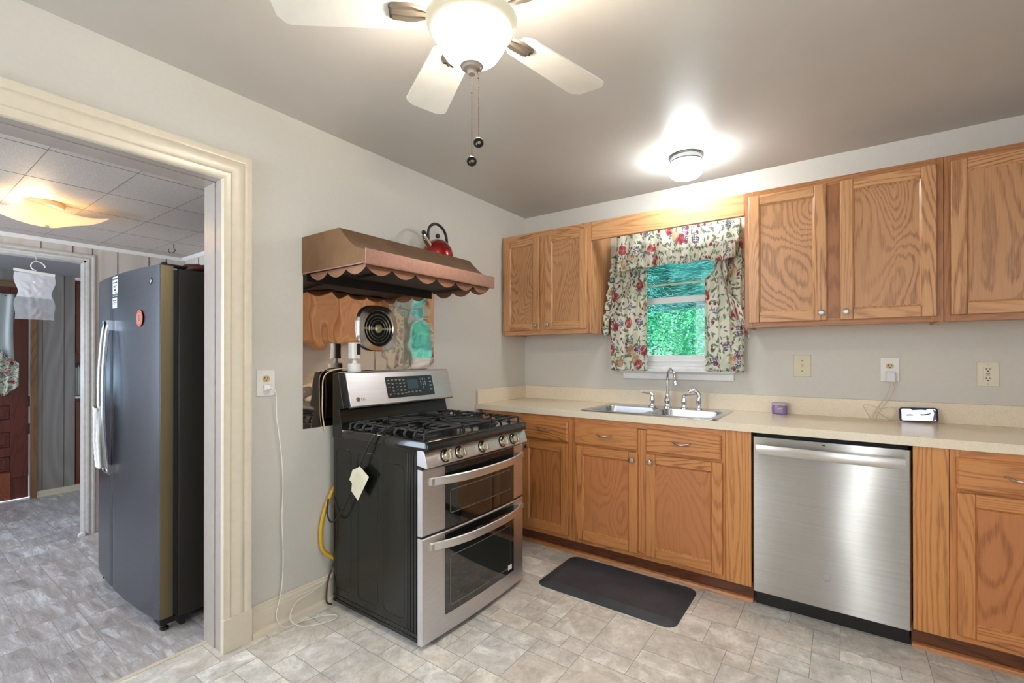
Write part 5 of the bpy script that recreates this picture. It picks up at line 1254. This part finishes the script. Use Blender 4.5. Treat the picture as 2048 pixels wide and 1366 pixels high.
# ------------------------------------------------------------------ greenery outside the window
def leafmat(name, a, b, c):
    m, nt, bs = new_mat(name); n = noise_n(nt, coords(nt), 5, 3)
    col = ramp(nt, n, [(0.3, a), (0.5, b), (0.72, c)]); nt.links.new(col, bs.inputs['Base Color']); bs.inputs['Roughness'].default_value = 0.5
    out = nt.nodes['Material Output']; tr = N(nt, 'ShaderNodeBsdfTranslucent'); nt.links.new(col, tr.inputs['Color'])
    ms = N(nt, 'ShaderNodeMixShader'); ms.inputs[0].default_value = 0.35
    nt.links.new(bs.outputs[0], ms.inputs[1]); nt.links.new(tr.outputs[0], ms.inputs[2]); nt.links.new(ms.outputs[0], out.inputs[0]); return m
rr = random.Random(11)
mb = MB()
for i in range(30000):
    x = rr.uniform(-1.4, 3.9) if i % 3 == 0 else rr.uniform(-1.2, 1.5); z = rr.uniform(-0.28, 1.66); d = rr.random()**1.5*0.6
    y = 0.95+0.25*math.sin(x*5+z*3)+0.18*math.sin(z*9+x*4)+d*0.8
    s = rr.uniform(0.022, 0.046); a, b = rr.uniform(0, 6.28), rr.uniform(-0.9, 0.5)
    dv = Vector((math.cos(a)*math.cos(b), math.sin(a)*math.cos(b)*0.6, math.sin(b)-0.2)).normalized(); sd_ = dv.cross(Vector((rr.gauss(0, 0.4), 1, rr.gauss(0.5, 0.4)))).normalized()
    p = Vector((x, y, z)); n_ = dv.cross(sd_)*s*0.12
    mb.add([tuple(p), tuple(p+dv*s*0.5+sd_*s*0.26-n_), tuple(p+dv*s), tuple(p+dv*s*0.5-sd_*s*0.26-n_)], [(0, 1, 2), (0, 2, 3)])
tag(obj('shrub', mb, leafmat('bright_leaves', rgb(24, 112, 78), rgb(70, 176, 124), rgb(150, 228, 176)), smooth=False), 'bright green leafy shrub seen through the lower window pane', 'shrub')
mb = MB()
for i in range(15000):
    x = rr.uniform(-2.8, 1.8) if i % 4 else rr.uniform(1.5, 5.0); z = rr.uniform(1.3, 3.6); y = 2.15+rr.random()*0.9
    p = Vector((x, y, z)); a = 1.3*math.sin(x*2.2+z*1.4)+rr.gauss(0, 0.45); L0 = rr.uniform(0.06, 0.16)
    d1 = Vector((math.sin(a), -0.25, -0.35+0.5*math.cos(a*0.7))).normalized(); d2 = (d1+Vector((rr.gauss(0, 0.25), 0, -0.7))).normalized(); w = Vector((0.0018, 0, 0.0018))
    q = p+d1*L0*0.55; e_ = q+d2*L0*0.55
    mb.add([tuple(p-w), tuple(p+w), tuple(q+w), tuple(q-w), tuple(e_)], [(0, 1, 2, 3), (3, 2, 4)])
tcf = thing('conifer', 'blue-green needled conifer behind the upper window pane', 'tree', (-0.5, 2.6, -0.25))
obj('trunk', MB().tube([(-0.5, 2.7, -0.25), (-0.5, 2.7, 3.3)], lambda q: 0.12-0.08*q, 10), slot_m, tcf)
(obj('foliage', mb, leafmat('teal_needles', rgb(60, 128, 122), rgb(130, 200, 190), rgb(215, 244, 238)), tcf, smooth=False))
mb = MB(); hill = lambda a, b: (lerp(-4.5, 7.5, a), 3.4+0.35*noise.noise(Vector((a*9, b*9, 1))), lerp(0, 4.2, b))
tag(obj('hedge', mb.grid(hill, 40, 40), leafmat('dark_hedge', rgb(22, 66, 62), rgb(40, 104, 94), rgb(80, 150, 136)), ang=10), 'dark dense hedge behind the conifer outside', 'hedge')
struct('ground', MB().box(-5, 5, 0.13, 6, -0.3, -0.25), plain('lawn', rgb(60, 110, 60), 0.9), smooth=False)

# ------------------------------------------------------------------ refrigerator in the laundry room
FRX0, FRX1, FSE = -1.280, -0.362, -0.934
t = thing('refrigerator', 'tall slate grey side-by-side refrigerator in the laundry room', 'refrigerator', (-0.82, -2.02, 0.0))
obj('cabinet_body', MB().box(FRX0+0.004, FRX1-0.004, -2.340, -1.700, 0.045, 1.660), plain('fridge_dark_side', rgb(40, 34, 26), 0.38, nscale=200, nbump=0.05), t, bevel=0.004)
obj('door_gasket', MB().box(FRX0+0.012, FRX1-0.012, -2.362, -2.340, 0.06, 1.655), black_mt, t)
def ff(x): u = (x-(FRX0+FRX1)/2)/((FRX1-FRX0)/2); return -2.418-0.026*(1-u*u)
def fdoor(x0, x1, nm):
    n = 16; xs = [lerp(x0, x1, i/n) for i in range(n+1)]
    front = [(x0+0.002, ff(x0)+0.004)] + [(x, ff(x)) for x in xs[1:-1]] + [(x1-0.002, ff(x1)+0.004)]
    d = obj(nm, MB().prism(front+[(x1, ff(x1)+0.008), (x1, -2.362), (x0, -2.362), (x0, ff(x0)+0.008)], 'z', 0.062, 1.668), slate, t, ang=25)
    return d
dz = fdoor(FRX0, FSE-0.003, 'freezer_door'); dr_ = fdoor(FSE+0.003, FRX1, 'fridge_door')
obj('door_edge', MB().box(FRX1-0.0005, FRX1+0.001, -2.412, -2.363, 0.063, 1.667), slate_edge, dr_, bevel=0.0005)
hm = plain('fridge_handle_steel', rgb(196, 200, 204), 0.16, 1)
for hx, par in ((FSE-0.033, dz), (FSE+0.033, dr_)):
    pts = [(hx, -2.452, 1.425), (hx, -2.462, 1.42), (hx, -2.472, 1.36), (hx, -2.483, 1.20), (hx, -2.486, 1.04), (hx, -2.483, 0.88), (hx, -2.472, 0.72), (hx, -2.462, 0.665), (hx, -2.452, 0.66)]
    h = MB().tube(catmull(pts, 5), (0.010, 0.014), 12); h.box(hx-0.014, hx+0.014, -2.470, ff(hx)+0.002, 1.385, 1.437).box(hx-0.014, hx+0.014, -2.470, ff(hx)+0.002, 0.655, 0.70)
    obj('door_handle', h, hm, par, ang=50, bevel=0.003)
obj('door_badge', MB().lathe([(0.0165, 0), (0.0165, -0.002), (0.014, -0.003), (0.0135, -0.0015), (0.0001, -0.0015)], (-0.440, ff(-0.44), 1.600), 'y', 28), plain('badge_chrome', rgb(150, 150, 156), 0.25, 1), dr_)
stk = plain('white_sticker', rgb(222, 224, 224), 0.5); teal = plain('teal_band', rgb(60, 120, 110), 0.5); ink2 = plain('dark_print', rgb(50, 52, 54), 0.6)
def sticker(nm, x0, x1, z0, z1, lines):
    y = ff((x0+x1)/2)-0.0008
    s = obj(nm, MB().box(x0, x1, y, y+0.002, z0, z1), stk, dr_)
    m2 = MB()
    for a, b, c, d in lines: m2.box(x0+(x1-x0)*a, x0+(x1-x0)*b, y-0.0006, y, z0+(z1-z0)*c, z0+(z1-z0)*d)
    obj('sticker_print', m2, ink2, s, smooth=False)
    return s, y
s_, y_ = sticker('energy_sticker', -0.915, -0.835, 1.560, 1.660, [(0.12, 0.30, 0.66, 0.72), (0.38, 0.58, 0.66, 0.72), (0.66, 0.88, 0.66, 0.72), (0.15, 0.8, 0.50, 0.53), (0.15, 0.7, 0.44, 0.46), (0.3, 0.6, 0.28, 0.36), (0.3, 0.75, 0.18, 0.20)])
obj('teal_band', MB().box(-0.915, -0.835, y_-0.0008, y_, 1.562, 1.572).box(-0.915, -0.835, y_-0.0008, y_, 1.643, 1.652), teal, s_)
sticker('small_sticker', -0.915, -0.845, 1.500, 1.552, [(0.15, 0.4, 0.68, 0.78), (0.5, 0.85, 0.68, 0.78), (0.15, 0.85, 0.5, 0.54), (0.15, 0.8, 0.38, 0.42), (0.2, 0.5, 0.2, 0.24)])
hg = plain('hinge_dark_metal', rgb(34, 26, 22), 0.4, 0.4)
obj('hinge', MB().box(-0.43, -0.372, -2.405, -2.30, 1.668, 1.678).lathe([(0.012, 0), (0.012, 0.016), (0.008, 0.018)], (-0.392, -2.388, 1.668), 'z', 12), hg, t, bevel=0.002)
obj('foot_bracket', MB().box(-0.44, -0.366, -2.41, -2.35, 0.032, 0.058).lathe([(0.012, 0), (0.018, 0.004), (0.018, 0.012), (0.008, 0.016), (0.008, 0.034)], (-0.392, -2.385, 0.0), 'z', 16), hg, t, bevel=0.002)
obj('foot_bracket', MB().box(-1.276, -1.21, -2.41, -2.35, 0.032, 0.058).lathe([(0.012, 0), (0.018, 0.004), (0.018, 0.012), (0.008, 0.016), (0.008, 0.034)], (-1.25, -2.385, 0.0), 'z', 16), hg, t, bevel=0.002)
obj('base_grille', MB().box(-1.27, -0.37, -2.33, -2.31, 0.003, 0.045), black_mt, t)
mg = -0.545
m_ = thing('fridge_magnet', 'round coral-red magnet with a small green figure on the refrigerator door', 'magnet', (mg, ff(mg), 1.392))
obj('magnet_disc', MB().lathe([(0.040, 0), (0.040, -0.002), (0.038, -0.003), (0.0001, -0.003)], (mg, ff(mg)-0.0012, 1.432), 'y', 36), plain('coral_print', rgb(206, 106, 90), 0.5), m_)
obj('magnet_ring', MB().lathe([(0.026, -0.003), (0.026, -0.0036), (0.0001, -0.0036)], (mg, ff(mg)-0.0012, 1.432), 'y', 36), plain('salmon_print', rgb(214, 140, 118), 0.5), m_)
obj('green_figure', MB().prism([(mg-0.008, 1.418), (mg+0.006, 1.416), (mg+0.010, 1.430), (mg+0.004, 1.436), (mg+0.009, 1.446), (mg-0.002, 1.452), (mg-0.010, 1.444), (mg-0.006, 1.432)], 'y', ff(mg)-0.0056, ff(mg)-0.0046), plain('green_print', rgb(90, 124, 104), 0.5), m_)
tw = MB(); hx = FSE-0.036
def tfn(a, b):
    th = 2*PI*a; z = lerp(0.995, 0.685, b); yc = -2.486+0.012*max(0, b-0.55)/0.45
    r = 0.0205*(1+0.12*math.sin(5*th+b*4)+0.05*math.sin(9*th)) + 0.003*math.sin(b*60)*0.3
    return (hx+r*1.15*math.cos(th), yc+r*math.sin(th), z+0.006*math.sin(2*th)*(b > 0.95 or b < 0.05))
tag(obj('hand_towel', tw.grid(tfn, 40, 60), towel_m, ang=80, solid=0.003), 'white ribbed cloth wrapped around the refrigerator handle', 'towel')
def bag_fn(a, b):
    th = 2*PI*a; p = PI*b; k = 1+0.15*noise.noise(Vector((math.cos(th)*2, math.sin(th)*2, p)))
    return (-0.56+0.15*math.cos(th)*math.sin(p)*k, -2.17+0.10*math.sin(th)*math.sin(p)*k, 1.6615+0.030*(1-math.cos(p))*k)
tag(obj('fabric_pouch', MB().grid(bag_fn, 32, 14), plain('dark_red_cloth', rgb(84, 30, 24), 0.6, nscale=20, var=0.3), ang=80), 'flat dark red pouch lying on top of the refrigerator', 'pouch')

# ------------------------------------------------------------------ laundry room lamp, hook, hanging bag
LXc, LYc = -1.19, -2.645
t = thing('ceiling_lamp', 'laundry ceiling lamp with a wavy square glass shade', 'lamp', (LXc, LYc, 1.93))
lm = plain('warm_cream_metal', rgb(216, 196, 158), 0.4)
obj('canopy', MB().lathe([(0.070, 0), (0.072, -0.004), (0.070, -0.024), (0.066, -0.027), (0.001, -0.027)], (LXc, LYc, HL), 'z', 40), lm, t)
obj('stem', MB().tube([(LXc, LYc, HL-0.025), (LXc, LYc, 1.925)], 0.006, 12).lathe([(0.001, -0.008), (0.012, -0.006), (0.012, 0.002), (0.001, 0.004)], (LXc, LYc, 1.925), 'z', 16), lm, t)
def shade(a, b):
    u, v = 2*a-1, 2*b-1; r2 = u*u+v*v; h = 0.048*(max(abs(u), abs(v))**2)*0.75+0.030*min(1, r2/2)
    h += 0.008*math.sin(3.2*(u+v))*max(abs(u), abs(v))
    c_ = 0.165; ang_ = math.radians(18)
    x, y = u*c_*(1+0.08*v*v), v*c_*(1+0.08*u*u)
    return (LXc+x*math.cos(ang_)-y*math.sin(ang_), LYc+x*math.sin(ang_)+y*math.cos(ang_), 1.928+h)
gm, nt, bs = new_mat('warm_wavy_glass'); bs.inputs['Base Color'].default_value = rgb(240, 226, 200); bs.inputs['Roughness'].default_value = 0.2
bs.inputs['Emission Color'].default_value = (1, 0.80, 0.56, 1); bs.inputs['Emission Strength'].default_value = 0.5
trn = N(nt, 'ShaderNodeBsdfTranslucent'); trn.inputs[0].default_value = rgb(250, 226, 180); ms = N(nt, 'ShaderNodeMixShader'); ms.inputs[0].default_value = 0.5
nt.links.new(bs.outputs[0], ms.inputs[1]); nt.links.new(trn.outputs[0], ms.inputs[2]); nt.links.new(ms.outputs[0], nt.nodes['Material Output'].inputs[0])
obj('glass_shade', MB().grid(shade, 30, 30), gm, t, solid=0.004, ang=80)
obj('bulb', MB().sphere((LXc-0.05, LYc-0.05, 1.985), 0.022, 16).sphere((LXc+0.05, LYc-0.02, 1.985), 0.016, 16), glow('warm_bulb', (1.0, 0.74, 0.42, 1), 110.0), t)
t2 = tag(obj('ceiling_hook', MB().tube(catmull([(-1.675, -1.923, HL+0.001), (-1.675, -1.923, HL-0.03), (-1.675, -1.915, HL-0.045), (-1.675, -1.925, HL-0.062), (-1.675, -1.945, HL-0.07), (-1.675, -1.955, HL-0.055), (-1.675, -1.953, HL-0.045)], 5), 0.0025, 8), slot_m), 'dark metal hook in the laundry ceiling tiles', 'hook')
BX = -2.10; by = -2.545
t = thing('hanging_bag', 'clear plastic moisture bag on a white hanger in the entry opening', 'bag', (BX, by, 1.49))
hk = [(BX, by+0.005, 1.808), (BX, by-0.015, 1.82), (BX, by-0.018, 1.845), (BX, by+0.0, 1.866), (BX, by+0.028, 1.862), (BX, by+0.044, 1.845), (BX, by+0.046, 1.832)]
obj('hanger', MB().tube(catmull(hk, 6), (0.003, 0.007), 8).prism([(by-0.095, 1.812), (by+0.094, 1.796), (by+0.092, 1.776), (by-0.097, 1.795)], 'x', BX-0.003, BX+0.003), white_pl, t)
def bagf(side):
    def fn(a, b):
        z = lerp(1.790-0.012*a, 1.492, b); w = 0.092-0.012*math.exp(-((b-0.42)/0.16)**2)+0.004*math.sin(b*12)
        bul = 0.010*math.sin(PI*a)*(0.4+1.2*(b > 0.55)*math.sin(PI*(b-0.55)/0.45))
        wr = 0.010*noise.noise(Vector((a*5, b*7, side*3)))+0.012*noise.noise(Vector((a*9+b*6, b*5, side*5)))*(b > 0.5)
        return (BX+side*(0.002+bul+abs(wr)*math.sin(PI*a)), by+lerp(-w, w, a), z)
    return fn
clear, nt, bs = new_mat('milky_plastic_film'); bs.inputs['Base Color'].default_value = rgb(226, 226, 230); bs.inputs['Roughness'].default_value = 0.15
tr = N(nt, 'ShaderNodeBsdfTransparent'); ms = N(nt, 'ShaderNodeMixShader'); ms.inputs[0].default_value = 0.72
nt.links.new(tr.outputs[0], ms.inputs[1]); nt.links.new(bs.outputs[0], ms.inputs[2]); nt.links.new(ms.outputs[0], nt.nodes['Material Output'].inputs[0])
clear2, nt, bs = new_mat('clear_plastic_film'); bs.inputs['Base Color'].default_value = rgb(206, 210, 216); bs.inputs['Roughness'].default_value = 0.06
tr = N(nt, 'ShaderNodeBsdfTransparent'); ms = N(nt, 'ShaderNodeMixShader'); ms.inputs[0].default_value = 0.36
nt.links.new(tr.outputs[0], ms.inputs[1]); nt.links.new(bs.outputs[0], ms.inputs[2]); nt.links.new(ms.outputs[0], nt.nodes['Material Output'].inputs[0])
def cut(fn, b0, b1): return lambda a, b: fn(a, lerp(b0, b1, b))
up = MB().grid(cut(bagf(1), 0, 0.52), 24, 24).grid(cut(bagf(-1), 0, 0.52), 24, 24); lo = MB().grid(cut(bagf(1), 0.52, 1), 24, 24).grid(cut(bagf(-1), 0.52, 1), 24, 24)
obj('upper_pouch', up, clear, t, ang=80); obj('lower_pouch', lo, clear2, t, ang=80)
obj('orange_scrap', MB().prism([(by+0.005, 1.512), (by+0.055, 1.518), (by+0.060, 1.526), (by+0.02, 1.524)], 'x', BX-0.002, BX), plain('orange_scrap', rgb(220, 140, 100), 0.5), t)
obj('string', MB().tube([(BX, by+0.005, 1.868), (BX-0.01, by+0.005, 1.90), (LX+0.02, by+0.005, OH+0.002)], 0.0012, 6), white_pl, t)

# back entry: door curtain on its rod, brown cupboards
t = thing('door_curtain', 'white curtain with fruit-print ruffle hanging on the back door', 'curtain', (EX+0.03, -2.6, 0.92))
obj('rod', MB().tube([(EX+0.018, -3.1, 1.775), (EX+0.018, -2.42, 1.775)], 0.008, 10), slot_m, t)
def dc(a, b):
    z = lerp(1.79, 1.16+0.42*(1-a)*0.0, b); y = lerp(-3.08, -2.425-0.010*math.sin(PI*b), a)
    return (EX+0.024+0.010*(1+math.sin(a*60+b)), y, z)
obj('sheer_panel', MB().grid(dc, 90, 30), sheer_m, t, solid=0.001, ang=80)
def dv(a, b):
    y = lerp(-2.62, -2.405, a); top = 1.42-1.0*(y+2.62)*1.05; bot = lerp(0.92, 1.0, max(0, a-0.6)/0.4)
    return (EX+0.046+0.008*(1+math.sin(a*26+b*3)), y, lerp(top, bot, b))
obj('swag', MB().grid(dv, 50, 20, 0, lambda a, b: (a*0.4+6, (1-b)*0.5)), fruit_cloth, t, solid=0.001, ang=80)
for lab, nm, z0, z1 in (('brown wall cupboard in the back entry recess', 'wall_cupboard', 1.20, 1.97), ('brown base cupboard in the back entry recess', 'base_cupboard', 0.0, 0.86)):
    t = thing(nm, lab, 'cupboard', (EX-0.12, -1.75, z0))
    obj('cupboard_body', MB().box(EX-0.30, EX-0.03, -2.030, -1.42, z0+(0.06 if z0 == 0 else 0), z1), brown_wood, t)
    dd_ = obj('cupboard_door', MB().box(EX-0.03, EX-0.012, -2.026, -1.74, z0+0.08, z1-0.03), brown_wood, t, bevel=0.004)
    obj('cupboard_door', MB().box(EX-0.03, EX-0.012, -1.735, -1.44, z0+0.08, z1-0.03), brown_wood, t, bevel=0.004)
    for z in (z0+0.2, z1-0.2): obj('hinge', MB().box(EX-0.012, EX-0.009, -1.972, -1.958, z-0.03, z+0.03), black_mt, dd_)
    if z0 == 0: obj('counter_edge', MB().box(EX-0.30, EX-0.005, -2.032, -1.40, z1, z1+0.02), white_trim, t)
    if z0 == 0: obj('toe_strip', MB().box(EX-0.05, EX-0.02, -2.032, -1.42, 0, 0.06), oak_trim, t)
tag(obj('white_basket', MB().box(EX-0.20, EX-0.06, -2.02, -1.90, 0.885, 1.15).tube([(EX-0.05, -2.0, 0.885), (EX-0.05, -2.0, 1.17)], 0.006, 8).tube([(EX-0.05, -1.96, 0.885), (EX-0.05, -1.96, 1.17)], 0.006, 8), white_pl, bevel=0.004), 'white rack standing on the base cupboard in the back entry', 'rack')
tag(obj('door_wedge', MB().prism([(-2.318, 0), (-2.283, 0), (-2.283, 0.022), (-2.300, 0.026), (-2.318, 0.012)], 'x', -2.20, -2.165), white_trim, bevel=0.002), 'small white wooden block at the foot of the entry casing', 'block')
